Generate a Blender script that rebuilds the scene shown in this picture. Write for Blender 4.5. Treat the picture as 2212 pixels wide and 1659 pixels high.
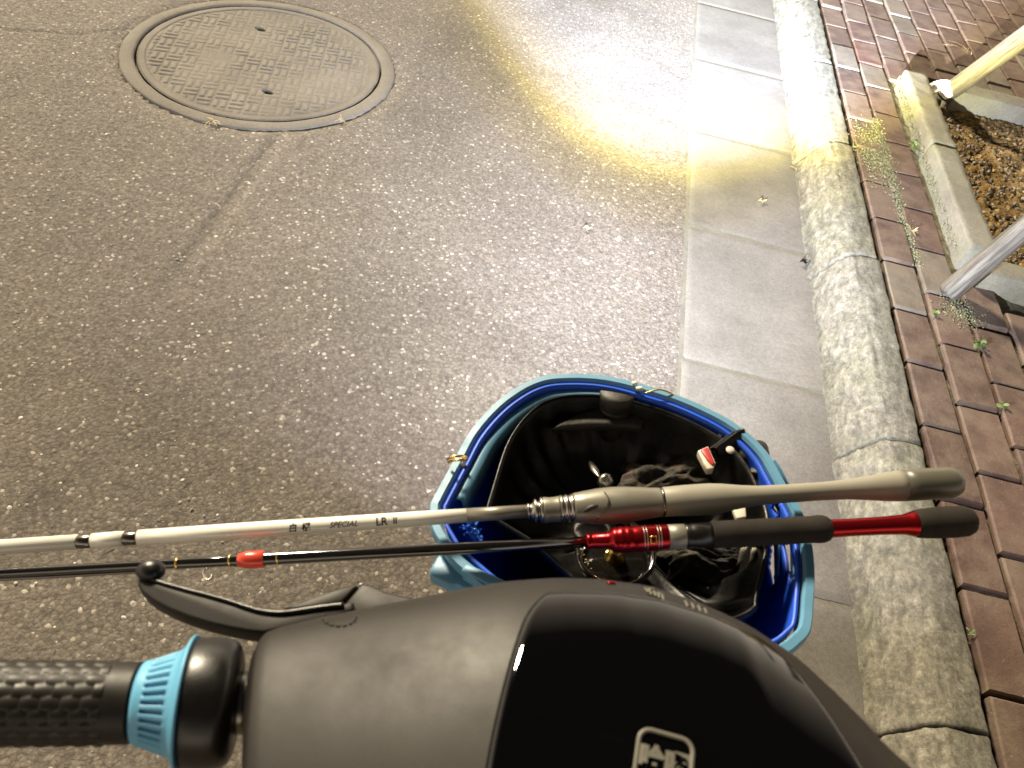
import bpy, bmesh, math, random
import numpy as np
from mathutils import Vector, Matrix, noise
R = math.radians
random.seed(7); rng = np.random.default_rng(7)
for o in list(bpy.data.objects): bpy.data.objects.remove(o)
S = bpy.context.scene; COL = S.collection

# ---------------------------------------------------------------- camera
H = 1.3; PIT = R(47); ROL = R(14); FP = 1700.0          # focal length in px of a 2212 px wide picture
F0 = Vector((0, math.cos(PIT), -math.sin(PIT))); U0 = Vector((0, math.sin(PIT), math.cos(PIT))); R0 = Vector((1, 0, 0))
CR = R0*math.cos(ROL) + U0*math.sin(ROL); CU = -R0*math.sin(ROL) + U0*math.cos(ROL); CF = F0
cd = bpy.data.cameras.new('camera'); cam = bpy.data.objects.new('camera', cd); COL.objects.link(cam)
cam.matrix_world = Matrix.Translation((0, 0, H)) @ Matrix((CR, CU, -CF)).transposed().to_4x4()
cd.sensor_width = 36; cd.lens = FP/2212*36; cd.clip_start = 0.02; cd.clip_end = 500
cd.dof.use_dof = True; cd.dof.focus_distance = 1.15; cd.dof.aperture_fstop = 14
S.camera = cam
# ---------------------------------------------------------------- world (night glow), street light, exposure
w = bpy.data.worlds.new('World'); S.world = w; w.use_nodes = True
nt = w.node_tree; bg = nt.nodes['Background']
tc = nt.nodes.new('ShaderNodeTexCoord'); sx = nt.nodes.new('ShaderNodeSeparateXYZ'); rp = nt.nodes.new('ShaderNodeValToRGB')
nt.links.new(tc.outputs['Generated'], sx.inputs[0]); nt.links.new(sx.outputs['Z'], rp.inputs[0]); nt.links.new(rp.outputs[0], bg.inputs[0])
e = rp.color_ramp.elements
e[0].position = 0.0; e[0].color = (.35, .30, .235, 1); e[1].position = .55; e[1].color = (.006, .0055, .005, 1)
k = e.new(.3); k.color = (.125, .103, .078, 1)
bg.inputs[1].default_value = 2.4
sd = bpy.data.lights.new('street_light', 'SUN'); sun = bpy.data.objects.new('street_light', sd); COL.objects.link(sun)
sd.energy = 3.3; sd.color = (1, .855, .62); sd.angle = R(9)
sun.rotation_euler = Vector((-.52, .64, .52)).to_track_quat('Z', 'Y').to_euler()
S.view_settings.view_transform = 'Standard'; S.view_settings.look = 'None'; S.view_settings.exposure = 1.5; S.view_settings.gamma = 1
# the lit headlight of the bicycle: white disc of light with a yellow rim and a weak spill around it
HL = Vector((.12, .50, .55)); HA = Vector((.062, .981, .184)).normalized()
hang = 4.2                                                          # degrees the bright disc is wider than the ramp below
hd = bpy.data.lights.new('headlight_beam', 'SPOT'); hl = bpy.data.objects.new('headlight_beam', hd); COL.objects.link(hl)
hl.location = HL + Vector((0, .02, 0)); hl.rotation_euler = (-HA).to_track_quat('Z', 'Y').to_euler()
hd.energy = 4300; hd.spot_size = R(168); hd.spot_blend = .25; hd.shadow_soft_size = .012
hd.use_nodes = True; t = hd.node_tree; em = t.nodes['Emission']
ge = t.nodes.new('ShaderNodeNewGeometry'); dt = t.nodes.new('ShaderNodeVectorMath'); dt.operation = 'DOT_PRODUCT'
dt.inputs[1].default_value = HA; t.links.new(ge.outputs['Incoming'], dt.inputs[0])
ab = t.nodes.new('ShaderNodeMath'); ab.operation = 'ABSOLUTE'; t.links.new(dt.outputs['Value'], ab.inputs[0])
ac = t.nodes.new('ShaderNodeMath'); ac.operation = 'ARCCOSINE'; t.links.new(ab.outputs[0], ac.inputs[0])
mr = t.nodes.new('ShaderNodeMapRange'); mr.inputs['From Max'].default_value = R(85); t.links.new(ac.outputs[0], mr.inputs['Value'])
cr = t.nodes.new('ShaderNodeValToRGB'); t.links.new(mr.outputs[0], cr.inputs[0]); t.links.new(cr.outputs[0], em.inputs[0])
st = [(0, (.74, .85, 1.0)), (15, (.70, .81, 1.0)), (20.0, (.57, .65, .84)), (22.2, (.50, .50, .48)), (23.7, (.26, .235, .105)), (24.9, (.090, .088, .070)),
      (28, (.066, .070, .084)), (34, (.044, .047, .056)), (41, (.021, .0225, .0265)), (50, (.0095, .010, .0115)), (60, (.004, .004, .005)), (76, (.0, .0, .0))]
el = cr.color_ramp.elements
el[0].position = 0; el[0].color = (*st[0][1], 1); el[1].position = (st[-1][0]+hang)/85; el[1].color = (*st[-1][1], 1)
for a, c in st[1:-1]:
    q = el.new((a+hang)/85); q.color = (*c, 1)

# ---------------------------------------------------------------- frames and helpers
BY = CF*math.cos(PIT) + CU*math.sin(PIT); BZ = -CF*math.sin(PIT) + CU*math.cos(PIT); BX = CR
ORG = Vector((0, 0, H))
def B(p): return ORG + BX*p[0] + BY*p[1] + BZ*p[2]                 # bicycle frame -> world
def PB(u, v, z):                                                    # point of the bicycle frame at height z
    a = (829.5-v)/FP; dz = -math.sin(PIT)+math.cos(PIT)*a; dy = math.cos(PIT)+math.sin(PIT)*a; t = z/dz
    return Vector(((u-1106)/FP*t, dy*t, z))
def depth(p): return p[1]*math.cos(PIT)-p[2]*math.sin(PIT)
def proj(p):
    d = depth(p); return 1106+FP*p[0]/d, 829.5-FP*(p[1]*math.sin(PIT)+p[2]*math.cos(PIT))/d
def tag(o, label=None, cat=None, group=None, kind=None):
    for k_, v_ in (('label', label), ('category', cat), ('group', group), ('kind', kind)):
        if v_: o[k_] = v_
    return o
def thing(name, label, cat, loc, group=None):
    o = bpy.data.objects.new(name, None); o.location = loc; o.empty_display_size = .05; COL.objects.link(o)
    return tag(o, label, cat, group)
def mk(name, vf, m, parent=None, bike=False, smooth=True, cols=None, fix=True):
    V, Fc = vf
    V = [B(v) for v in V] if bike else [Vector(v) for v in V]
    off = parent.get('_o') if parent is not None else None
    o0 = Vector((0, 0, 0))
    q = parent
    while q is not None: o0 += q.location; q = q.parent
    me = bpy.data.meshes.new(name); me.from_pydata([tuple(v-o0) for v in V], [], [tuple(f) for f in Fc])
    if fix:
        bm = bmesh.new(); bm.from_mesh(me); bmesh.ops.recalc_face_normals(bm, faces=bm.faces); bm.to_mesh(me); bm.free()
    if smooth: me.polygons.foreach_set('use_smooth', [True]*len(me.polygons))
    if cols is not None:
        ca = me.color_attributes.new('tone', 'FLOAT_COLOR', 'POINT')
        c = np.ones((len(V), 4), np.float32); cc = np.asarray(cols, np.float32)
        if cc.ndim == 1: cc = np.repeat(cc[:, None], 3, 1)
        c[:, :3] = cc; ca.data.foreach_set('color', c.ravel())
    o = bpy.data.objects.new(name, me); COL.objects.link(o)
    for mm in (m if isinstance(m, (list, tuple)) else [m]): me.materials.append(mm)
    if parent is not None: o.parent = parent
    return o
def mod_bevel(o, wd, seg=2, ang=30):
    b = o.modifiers.new('bevel', 'BEVEL'); b.width = wd; b.segments = seg; b.limit_method = 'ANGLE'; b.angle_limit = R(ang); return o
def mod_solid(o, th, off=-1):
    b = o.modifiers.new('solid', 'SOLIDIFY'); b.thickness = th; b.offset = off; return o
def join(*vfs):
    V = []; Fc = []
    for v, f in vfs:
        n = len(V); V += list(v); Fc += [[i+n for i in q] for q in f]
    return V, Fc
def frame_of(d):
    d = Vector(d).normalized(); a = Vector((0, 0, 1)) if abs(d.z) < .9 else Vector((1, 0, 0))
    x = a.cross(d).normalized(); return x, d.cross(x), d
def lathe(prof, P0, D, seg=32, rf=None, cap=True):
    P0 = Vector(P0); x, y, d = frame_of(D); V = []; Fc = []
    for s, r in prof:
        for k in range(seg):
            a = 2*math.pi*k/seg; rr = r if rf is None else rf(s, r, a)
            V.append(P0 + d*s + (x*math.cos(a)+y*math.sin(a))*rr)
    n = len(prof)
    for i in range(n-1):
        for k in range(seg):
            k2 = (k+1) % seg; Fc.append([i*seg+k, i*seg+k2, (i+1)*seg+k2, (i+1)*seg+k])
    if cap: Fc.append(list(range(seg))[::-1]); Fc.append([(n-1)*seg+k for k in range(seg)])
    return V, Fc
def tube(path, rad, seg=10, closed=False, flat=1.0):
    P = [Vector(p) for p in path]; n = len(P); V = []; Fc = []; up = None
    for i in range(n):
        a = P[(i-1) % n] if (closed or i) else P[0]; b = P[(i+1) % n] if (closed or i < n-1) else P[-1]
        d = (b-a).normalized()
        if up is None: up = frame_of(d)[0]
        up = (up-d*up.dot(d)).normalized(); s = d.cross(up); r = rad[i] if hasattr(rad, '__len__') else rad
        for k in range(seg):
            t_ = 2*math.pi*k/seg; V.append(P[i]+up*math.cos(t_)*r+s*math.sin(t_)*r*flat)
    m = n if closed else n-1
    for i in range(m):
        j = (i+1) % n
        for k in range(seg): k2 = (k+1) % seg; Fc.append([i*seg+k, i*seg+k2, j*seg+k2, j*seg+k])
    if not closed: Fc.append(list(range(seg))[::-1]); Fc.append([(n-1)*seg+k for k in range(seg)])
    return V, Fc
def slab(poly, dz):                                                 # polygon (list of 3D) pushed down by vector dz
    n = len(poly); V = [Vector(p) for p in poly] + [Vector(p)+Vector(dz) for p in poly]
    Fc = [list(range(n)), [n+i for i in range(n)][::-1]] + [[i, n+i, n+(i+1) % n, (i+1) % n] for i in range(n)]
    return V, Fc
def box(c, s, rot=None):
    V = []
    for i in range(8):
        p = Vector(((i & 1)-.5, ((i >> 1) & 1)-.5, ((i >> 2) & 1)-.5)); p = Vector((p.x*s[0], p.y*s[1], p.z*s[2]))
        if rot: p = rot @ p
        V.append(Vector(c)+p)
    return V, [[0, 2, 3, 1], [4, 5, 7, 6], [0, 1, 5, 4], [2, 6, 7, 3], [0, 4, 6, 2], [1, 3, 7, 5]]
def gridf(nu, nv, fn, closed=False):
    V = [fn(i/(nu if closed else nu-1), j/(nv-1)) for i in range(nu) for j in range(nv)]; Fc = []
    for i in range(nu if closed else nu-1):
        i2 = (i+1) % nu
        for j in range(nv-1): Fc.append([i*nv+j, i2*nv+j, i2*nv+j+1, i*nv+j+1])
    return V, Fc
def smooth_path(P, n, closed=False):
    P = [Vector(p) for p in P]; out = []; m = len(P); segs = m if closed else m-1
    for s in range(segs):
        p0 = P[(s-1) % m] if (closed or s) else P[0]; p1 = P[s]; p2 = P[(s+1) % m]; p3 = P[(s+2) % m] if (closed or s < m-2) else P[-1]
        for k in range(n):
            t = k/n; out.append(.5*((2*p1)+(p2-p0)*t+(2*p0-5*p1+4*p2-p3)*t*t+(3*p1-p0-3*p2+p3)*t**3))
    if not closed: out.append(P[-1])
    return out
def interp(x, xs, ys): return float(np.interp(x, xs, ys))

# ---------------------------------------------------------------- materials
def mat(name, col=(.5, .5, .5), rough=.5, metal=0., spec=.5, **kw):
    m = bpy.data.materials.new(name); m.use_nodes = True; b = m.node_tree.nodes['Principled BSDF']
    b.inputs['Base Color'].default_value = (*col, 1); b.inputs['Roughness'].default_value = rough; b.inputs['Metallic'].default_value = metal
    b.inputs['Specular IOR Level'].default_value = spec
    for k_, v_ in kw.items(): b.inputs[k_].default_value = v_
    return m
class NT:
    def __init__(s, m): s.t = m.node_tree; s.b = s.t.nodes['Principled BSDF']; s.tc = s.t.nodes.new('ShaderNodeTexCoord')
    def n(s, ty, **kw):
        x = s.t.nodes.new(ty)
        for k_, v_ in kw.items(): setattr(x, k_, v_)
        return x
    def l(s, a, b): s.t.links.new(a, b)
    def noise(s, sc, det=4, rough=.55, vec=None):
        x = s.n('ShaderNodeTexNoise'); x.inputs['Scale'].default_value = sc; x.inputs['Detail'].default_value = det; x.inputs['Roughness'].default_value = rough
        s.l(vec or s.tc.outputs['Object'], x.inputs['Vector']); return x.outputs['Fac']
    def vor(s, sc, feat='F1', out='Distance', vec=None):
        x = s.n('ShaderNodeTexVoronoi', feature=feat); x.inputs['Scale'].default_value = sc; s.l(vec or s.tc.outputs['Object'], x.inputs['Vector']); return x.outputs[out]
    def scale(s, v):
        x = s.n('ShaderNodeMapping'); x.inputs['Scale'].default_value = v; s.l(s.tc.outputs['Object'], x.inputs['Vector']); return x.outputs[0]
    def ramp(s, f, stops):
        x = s.n('ShaderNodeValToRGB'); s.l(f, x.inputs[0]); el_ = x.color_ramp.elements
        def cc(c): return (c, c, c, 1) if not hasattr(c, '__len__') else (*c, 1)
        el_[0].position = stops[0][0]; el_[0].color = cc(stops[0][1]); el_[1].position = stops[-1][0]; el_[1].color = cc(stops[-1][1])
        for p, c in stops[1:-1]: q_ = el_.new(p); q_.color = cc(c)
        return x.outputs[0]
    def mix(s, f, a, b, mode='MIX'):
        x = s.n('ShaderNodeMix', data_type='RGBA', blend_type=mode)
        for sock, val in ((x.inputs[0], f), (x.inputs[6], a), (x.inputs[7], b)):
            if hasattr(val, 'is_output'): s.l(val, sock)
            elif hasattr(val, '__len__'): sock.default_value = (*val, 1)
            else: sock.default_value = val
        return x.outputs[2]
    def math(s, op, a, b=0.):
        x = s.n('ShaderNodeMath', operation=op)
        for sock, val in ((x.inputs[0], a), (x.inputs[1], b)):
            if hasattr(val, 'is_output'): s.l(val, sock)
            else: sock.default_value = val
        return x.outputs[0]
    def attr(s, name='tone'):
        x = s.n('ShaderNodeAttribute', attribute_name=name); return x.outputs['Color']
    def bump(s, h, dist=.002, st=1., prev=None):
        x = s.n('ShaderNodeBump'); x.inputs['Distance'].default_value = dist; x.inputs['Strength'].default_value = st; s.l(h, x.inputs['Height'])
        if prev: s.l(prev, x.inputs['Normal'])
        return x.outputs[0]
    def color(s, c): s.l(c, s.b.inputs['Base Color'])
    def rough(s, c): s.l(c, s.b.inputs['Roughness'])
    def normal(s, c): s.l(c, s.b.inputs['Normal'])

def m_asphalt():
    m = mat('asphalt', rough=.8, spec=.35); n = NT(m)
    cell = n.n('ShaderNodeTexVoronoi'); cell.inputs['Scale'].default_value = 150; cell.inputs['Randomness'].default_value = 1
    n.l(n.tc.outputs['Object'], cell.inputs['Vector'])
    sx_ = n.n('ShaderNodeSeparateColor'); n.l(cell.outputs['Color'], sx_.inputs[0])
    stone = n.ramp(sx_.outputs[0], [(0, (.125, .111, .097)), (.5, (.143, .128, .112)), (.9, (.175, .158, .139)), (.965, (.21, .19, .17)), (.985, (.36, .335, .30)), (1, (.45, .42, .38))])
    edge = n.ramp(cell.outputs['Distance'], [(.0, 1.), (.42, .97), (.8, .66)])
    c = n.mix(1., stone, edge, 'MULTIPLY')
    big = n.ramp(n.noise(1.6, 5, .6), [(.3, (.80, .79, .78)), (.7, (1.16, 1.15, 1.13))])
    fine = n.ramp(n.noise(60, 4, .7), [(.3, .72), (.7, 1.25)])
    c = n.mix(1., c, big, 'MULTIPLY'); c = n.mix(1., c, fine, 'MULTIPLY')
    c = n.mix(1., c, n.attr(), 'MULTIPLY'); n.color(c)
    h = n.math('ADD', n.math('MULTIPLY', cell.outputs['Distance'], -.6), n.math('MULTIPLY', n.noise(330, 4, .75), 1.1))
    b1 = n.bump(h, .0028, .8); b2 = n.bump(n.noise(45, 4, .65), .004, .4, b1); n.normal(b2)
    n.rough(n.ramp(n.noise(90, 3), [(.3, .95), (.7, .62)])); return m
def m_concrete(name, c0, c1, sc=9, rough=.85, bump=.002, dark=.6, green=0.):
    m = mat(name, rough=rough, spec=.3); n = NT(m)
    c = n.ramp(n.noise(sc, 8, .65), [(.3, c0), (.7, c1)])
    c = n.mix(1., c, n.ramp(n.noise(120, 4, .7), [(.3, .82), (.7, 1.14)]), 'MULTIPLY')
    sp = n.ramp(n.vor(95, out='Distance'), [(.02, 1.35), (.09, 1.)]); c = n.mix(1., c, sp, 'MULTIPLY')
    if green: c = n.mix(n.ramp(n.noise(5, 6, .7), [(.46, 0.), (.68, green)]), c, (.17, .19, .075))
    c = n.mix(1., c, n.attr(), 'MULTIPLY'); n.color(c)
    n.normal(n.bump(n.noise(170, 5, .7), bump, .6, n.bump(n.noise(28, 5, .6), bump*2, .5))); return m
def m_brick():
    m = mat('brick', rough=.85, spec=.3); n = NT(m)
    c = n.mix(1., n.attr(), n.ramp(n.noise(14, 7, .65), [(.25, (.55, .53, .50)), (.75, (1.38, 1.34, 1.28))]), 'MULTIPLY')
    dirt = n.ramp(n.noise(7, 7, .7), [(.44, 0.), (.66, .75)]); c = n.mix(dirt, c, (.130, .100, .070))
    c = n.mix(n.ramp(n.vor(70, out='Distance'), [(.03, .5), (.12, 0.)]), c, (.34, .27, .2)); n.color(c)
    n.normal(n.bump(n.noise(140, 6, .7), .002, .8, n.bump(n.noise(22, 5), .004, .5))); return m
def m_simple(name, col, rough, metal=0, spec=.5, nsc=0, amt=.15, bsc=0, bd=.0005, **kw):
    m = mat(name, col, rough, metal, spec, **kw)
    if nsc or bsc:
        n = NT(m)
        if nsc:
            n.color(n.mix(1., n.ramp(n.noise(nsc, 5, .6), [(.3, 1-amt), (.7, 1+amt)]), col, 'MULTIPLY'))
            n.rough(n.ramp(n.noise(nsc*2.3, 5, .65), [(.3, max(0, rough-.07)), (.7, min(1, rough+.10))]))
        if bsc: n.normal(n.bump(n.noise(bsc, 4, .6), bd, .7))
    return m
M = {}
M['asphalt'] = m_asphalt()
M['gutter'] = m_concrete('gutter_concrete', (.125, .114, .098), (.152, .140, .121), 5, .7, .0008)
M['kerb'] = m_concrete('kerb_stone', (.110, .102, .081), (.190, .178, .143), 60, .9, .004, green=.20)
def kerb_detail(m):
    n = NT(m); src = n.b.inputs['Base Color'].links[0].from_socket
    v = n.n('ShaderNodeMapping'); v.inputs['Rotation'].default_value = (0, .6, .5); v.inputs['Scale'].default_value = (2.0, .8, 1.4); n.l(n.tc.outputs['Object'], v.inputs['Vector'])
    a = n.ramp(n.noise(70, 10, .82, v.outputs[0]), [(.34, .62), (.5, 1.), (.66, 1.45)]); c = n.mix(1., src, a, 'MULTIPLY')
    c = n.mix(n.ramp(n.noise(16, 8, .75), [(.58, 0.), (.66, .55)]), c, (.36, .34, .28)); n.color(c)
    n.normal(n.bump(n.noise(80, 9, .8), .006, .8))
kerb_detail(M['kerb'])
def mottle(m, amt=.22):
    n = NT(m); src = n.b.inputs['Base Color'].links[0].from_socket
    c = n.mix(1., src, n.ramp(n.noise(3.2, 9, .68), [(.3, 1-amt), (.7, 1+amt)]), 'MULTIPLY')
    c = n.mix(1., c, n.ramp(n.noise(300, 4, .75), [(.3, .8), (.7, 1.2)]), 'MULTIPLY')
    c = n.mix(n.ramp(n.noise(24, 8, .75), [(.60, 0.), (.75, .35)]), c, (.21, .20, .18)); n.color(c)
mottle(M['gutter'])
M['edging'] = m_concrete('edging_concrete', (.125, .115, .088), (.185, .172, .135), 12, .9, .0015, green=.25)
M['brick'] = m_brick()
M['bed'] = m_concrete('joint_sand', (.05, .042, .028), (.20, .17, .12), 30, .95, .005, green=.4)
M['soil'] = m_concrete('soil', (.045, .027, .008), (.30, .185, .055), 30, .95, .012)
M['iron'] = m_concrete('dusty_iron', (.125, .110, .088), (.175, .155, .125), 7, .8, .001)
M['dark_gap'] = mat('gap_dirt', (.03, .026, .02), .95)
M['pebble'] = mat('pebble', (.3, .27, .23), .6); n_ = NT(M['pebble']); n_.color(n_.attr())
def m_wood():
    m = mat('weathered_wood', rough=.8, spec=.3); n = NT(m)
    v = n.n('ShaderNodeMapping'); v.inputs['Scale'].default_value = (85, 85, 7); n.l(n.tc.outputs['Object'], v.inputs['Vector'])
    g = n.noise(1., 6, .65, v.outputs[0]); n.color(n.mix(1., n.ramp(g, [(.28, (.022, .018, .013)), (.5, (.105, .093, .074)), (.72, (.20, .185, .155))]), n.ramp(n.noise(9, 4), [(.3, .8), (.7, 1.15)]), 'MULTIPLY'))
    n.normal(n.bump(g, .004, .8)); return m
M['wood'] = m_wood()
M['leaf'] = m_simple('weed_leaf', (.10, .145, .05), .6, nsc=40, amt=.4)
M['dry'] = m_simple('dry_grass', (.36, .30, .17), .8, nsc=40, amt=.4)
M['moss'] = m_simple('moss', (.16, .18, .055), .95, nsc=60, amt=.5)
M['white_leaf'] = mat('pale_stone', (.80, .77, .68), .8)
M['matte'] = m_simple('matte_housing', (.008, .006, .0043), .50, spec=.33, nsc=8, amt=.06, bsc=1800, bd=.00012)
M['gloss'] = mat('gloss_black', (.0006, .0006, .0006), .06, 0, .6); n_ = NT(M['gloss']); 
v_ = n_.n('ShaderNodeMapping'); v_.inputs['Rotation'].default_value = (0, 0, .7); v_.inputs['Scale'].default_value = (9, 60, 20); n_.l(n_.tc.outputs['Object'], v_.inputs['Vector'])
n_.rough(n_.mix(n_.ramp(n_.noise(1.3, 6, .6, v_.outputs[0]), [(.58, 0.), (.75, .8)]), n_.ramp(n_.noise(14, 5), [(.4, .03), (.8, .08)]), (.26, .26, .26)))

M['blackp'] = m_simple('black_plastic', (.005, .0045, .004), .32, nsc=30, amt=.2, bsc=900, bd=.0001)
M['rubber'] = m_simple('grip_rubber', (.009, .0075, .006), .48, spec=.35, nsc=40, amt=.15)
M['ringblue'] = m_simple('ring_blue', (.115, .36, .56), .40, nsc=60, amt=.05, bsc=700, bd=.0001)
M['rimblue'] = m_simple('basket_pale_blue', (.095, .245, .38), .45, nsc=25, amt=.08, bsc=600, bd=.0001)
M['inblue'] = m_simple('basket_deep_blue', (.014, .085, .60), .42, nsc=15, amt=.12, bsc=500, bd=.0001)
M['chrome'] = mat('metal', (.36, .34, .30), .30, 1)
M['darkmetal'] = mat('dark_metal', (.16, .15, .135), .25, 1)
M['whiterod'] = mat('white_enamel', (.78, .76, .68), .22, 0, .5, **{'Coat Weight': .5, 'Coat Roughness': .08})
M['satin'] = m_simple('satin_grey', (.20, .19, .155), .38, metal=.35, nsc=18, amt=.08)
M['handlewhite'] = m_simple('handle_cream', (.225, .212, .172), .5, nsc=12, amt=.07)
M['handlegrey'] = m_simple('handle_grey', (.085, .082, .062), .34, nsc=20, amt=.1)
M['blank'] = mat('black_lacquer', (.006, .005, .004), .10, 0, .6, **{'Coat Weight': 1., 'Coat Roughness': .04})
M['foam'] = m_simple('eva_foam', (.016, .013, .010), .85, spec=.25, nsc=60, amt=.25, bsc=1500, bd=.0004)
M['red'] = mat('red_anodised', (.30, .008, .012), .24, .85)
M['redwrap'] = mat('red_wrap', (.62, .06, .035), .28, .2)
M['gold'] = mat('gold', (.75, .52, .15), .25, 1)
M['ink'] = mat('ink', (.012, .011, .01), .6)
M['print'] = mat('print_white', (.105, .098, .08), .5)
M['bag'] = m_simple('black_nylon', (.0022, .002, .0018), .36, spec=.35, nsc=25, amt=.3, bsc=30, bd=.0015)
M['bagfold'] = m_simple('bag_grey', (.026, .023, .019), .55, nsc=40, amt=.3, bsc=300, bd=.0006)
M['clear'] = mat('clear_plastic', (.8, .8, .78), .08, 0, .5, **{'Transmission Weight': .92, 'IOR': 1.3, 'Alpha': .55})
def m_camo():
    m = mat('camouflage', rough=.85); n = NT(m)
    a = n.noise(24, 3, .55); c = n.ramp(a, [(.40, (.006, .005, .004)), (.46, (.012, .011, .007)), (.50, (.042, .031, .02)), (.55, (.009, .009, .006)), (.60, (.052, .036, .029))])
    for q in n.t.nodes:
        if q.type == 'VALTORGB': q.color_ramp.interpolation = 'CONSTANT'
    n.color(c); return m
M['camo'] = m_camo()
M['packred'] = m_simple('packet_red', (.45, .045, .05), .3, nsc=60, amt=.35)
M['packwhite'] = m_simple('packet_white', (.62, .56, .46), .35, nsc=60, amt=.25)
M['bluebag'] = mat('blue_film', (.06, .20, .62), .22, 0, .6)

# ================================================================ GROUND
def fbm(x, y, s, o=4):
    return noise.fractal(Vector((x*s, y*s, 3.1)), 1.0, 2.0, o)
# big sheet to the horizon
mk('ground', ([(-60, -60, -.02), (.376, -60, -.02), (.376, 60, -.02), (-60, 60, -.02)], [[0, 1, 2, 3]]), M['asphalt'], cols=np.full(4, .95))['kind'] = 'structure'
mk('verge', ([(.376, -60, -.03), (60, -60, -.03), (60, 60, -.03), (.376, 60, -.03)], [[0, 1, 2, 3]]), M['soil'], cols=np.full(4, .8))['kind'] = 'structure'
MC = Vector((-1.04, 2.345, 0)); MR = .432
def asphalt():
    xs = np.arange(-3.0, .381, .0125); ys = np.arange(-.2, 5.8, .0125); V = []; T = []
    for i, x in enumerate(xs):
        for j, y in enumerate(ys):
            z = .0025*fbm(x, y, 7, 3); tn = 1.
            xx = x
            if i == len(xs)-1: xx = .383+.004*fbm(0, y, 14, 4)
            d = math.hypot(x-MC.x, y-MC.y)
            if d < MR+.03: z = min(z, -.001)-.006*max(0, 1-(abs(d-MR-.004))/.02)
            if d < MR-.012: z = -.03
            # trench line running from the manhole towards the bicycle
            if 1.22 < y < 1.96:
                for c_, wd, dz, tt in ((-.800-.01*(y-1.6), .013, -.0035, 1.35), (-.835-.01*(y-1.6), .016, -.006, .58)):
                    q = max(0, 1-abs(x-c_+.006*fbm(x, y, 20, 3))/wd)*min(1, (y-1.2)/.15); z += dz*q; tn *= 1+(tt-1)*q
            a = max(0, min(1, (x+.62)/.06))*max(0, min(1, (-.18-x+.3*(y-2.6))/.08))*max(0, min(1, (y-2.05)/.15))
            tn *= 1-.16*a
            dr = min(1, max(0, (d-MR)/.14)); tn *= 1.08-.08*dr
            l_ = fbm(x, y, 1.3, 4); tn *= 1+.10*l_
            k1 = abs(y-2.02-.55*(x+2)-.10*fbm(x, 0, 3, 4))
            if x < -1.2: q = max(0, 1-k1/.012); z -= .004*q; tn *= 1-.45*q
            r_ = math.hypot(x+.76, y-.66); tn *= 1-.42*max(0, 1-r_/.09)*(.7+.6*fbm(x, y, 30, 3))
            V.append((xx, y, z)); T.append(max(.3, tn))
    ny = len(ys); Fc = [[i*ny+j, (i+1)*ny+j, (i+1)*ny+j+1, i*ny+j+1] for i in range(len(xs)-1) for j in range(ny-1)
                        if math.hypot(xs[i]-MC.x, ys[j]-MC.y) > MR-.03]
    T = np.array(T); C = np.stack([T*1.03, T, T*.95], 1)
    return (V, Fc), C
vf, C = asphalt(); tag(mk('road', vf, M['asphalt'], cols=C, fix=False), kind='structure')

def lumps(n, fn, smin, smax, colf, flat=.6):
    V = []; Fc = []; C = []
    base = [Vector(p) for p in ((1, 0, 0), (.3, .95, 0), (-.8, .6, 0), (-.8, -.6, 0), (.3, -.95, 0), (0, 0, .9), (0, 0, -.7))]
    fc = [[0, 1, 5], [1, 2, 5], [2, 3, 5], [3, 4, 5], [4, 0, 5], [1, 0, 6], [2, 1, 6], [3, 2, 6], [4, 3, 6], [0, 4, 6]]
    for _ in range(n):
        x, y, z = fn(); s = smin+(smax-smin)*random.random()**2.5; a = random.random()*6.28; n0 = len(V); ca, sa = math.cos(a), math.sin(a)
        st_ = .55+.6*random.random(); c = colf()
        for p in base:
            q = Vector((p.x*(1+.3*random.uniform(-1, 1)), p.y*st_, p.z*flat*(1+.3*random.uniform(-1, 1))))*s
            V.append((x+q.x*ca-q.y*sa, y+q.x*sa+q.y*ca, z+q.z)); C.append(c)
        Fc += [[i+n0 for i in f] for f in fc]
    return (V, Fc), C
def road_pt():
    while True:
        x = random.uniform(-2.2, .37); y = random.uniform(.25, 5.2)
        if math.hypot(x-MC.x, y-MC.y) > MR+.004: return x, y, .0004
def grit():
    g = random.random()**2.4; return (.13+.42*g, .115+.40*g, .10+.37*g)
vf, C = lumps(9000, road_pt, .0012, .0046, grit, .30)
tag(mk('road_gravel', vf, M['pebble'], cols=C, smooth=False), 'pale stone chips set in the surface of the brown asphalt road', 'gravel', kind='stuff')

# concrete gutter strip
def gutter():
    V = []; Fc = []; T = []
    js = [3.73-.5755*k for k in range(-4, 8)][::-1]
    for a, b in zip(js[:-1], js[1:]):
        dz = random.uniform(-.0015, .0015); n0 = len(V); nx, ny = 30, 44; tt = random.uniform(.93, 1.07)
        for i in range(nx):
            for j in range(ny):
                x = .383+(.756-.383)*i/(nx-1); y = a+.003+(b-a-.006)*j/(ny-1)
                if i == 0: x += .004*fbm(3, y, 20, 4)
                e_ = min(y-a-.003, b-.003-y); z = .004+dz-.003*max(0, 1-e_/.006)**2+.0006*fbm(x, y, 5)
                if i == 0: z -= .006
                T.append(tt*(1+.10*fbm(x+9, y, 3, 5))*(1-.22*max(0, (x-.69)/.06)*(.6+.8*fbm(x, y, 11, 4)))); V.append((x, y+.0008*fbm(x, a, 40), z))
        Fc += [[n0+i*ny+j, n0+(i+1)*ny+j, n0+(i+1)*ny+j+1, n0+i*ny+j+1] for i in range(nx-1) for j in range(ny-1)]
    return (V, Fc), T
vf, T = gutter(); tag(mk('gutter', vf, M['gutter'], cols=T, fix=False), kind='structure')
mk('gutter_joint', ([(.379, -1, .0014), (.76, -1, .0014), (.76, 6.4, .0014), (.379, 6.4, .0014)], [[0, 1, 2, 3]]), M['edging'], cols=np.full(4, .80))['kind'] = 'structure'

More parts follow.
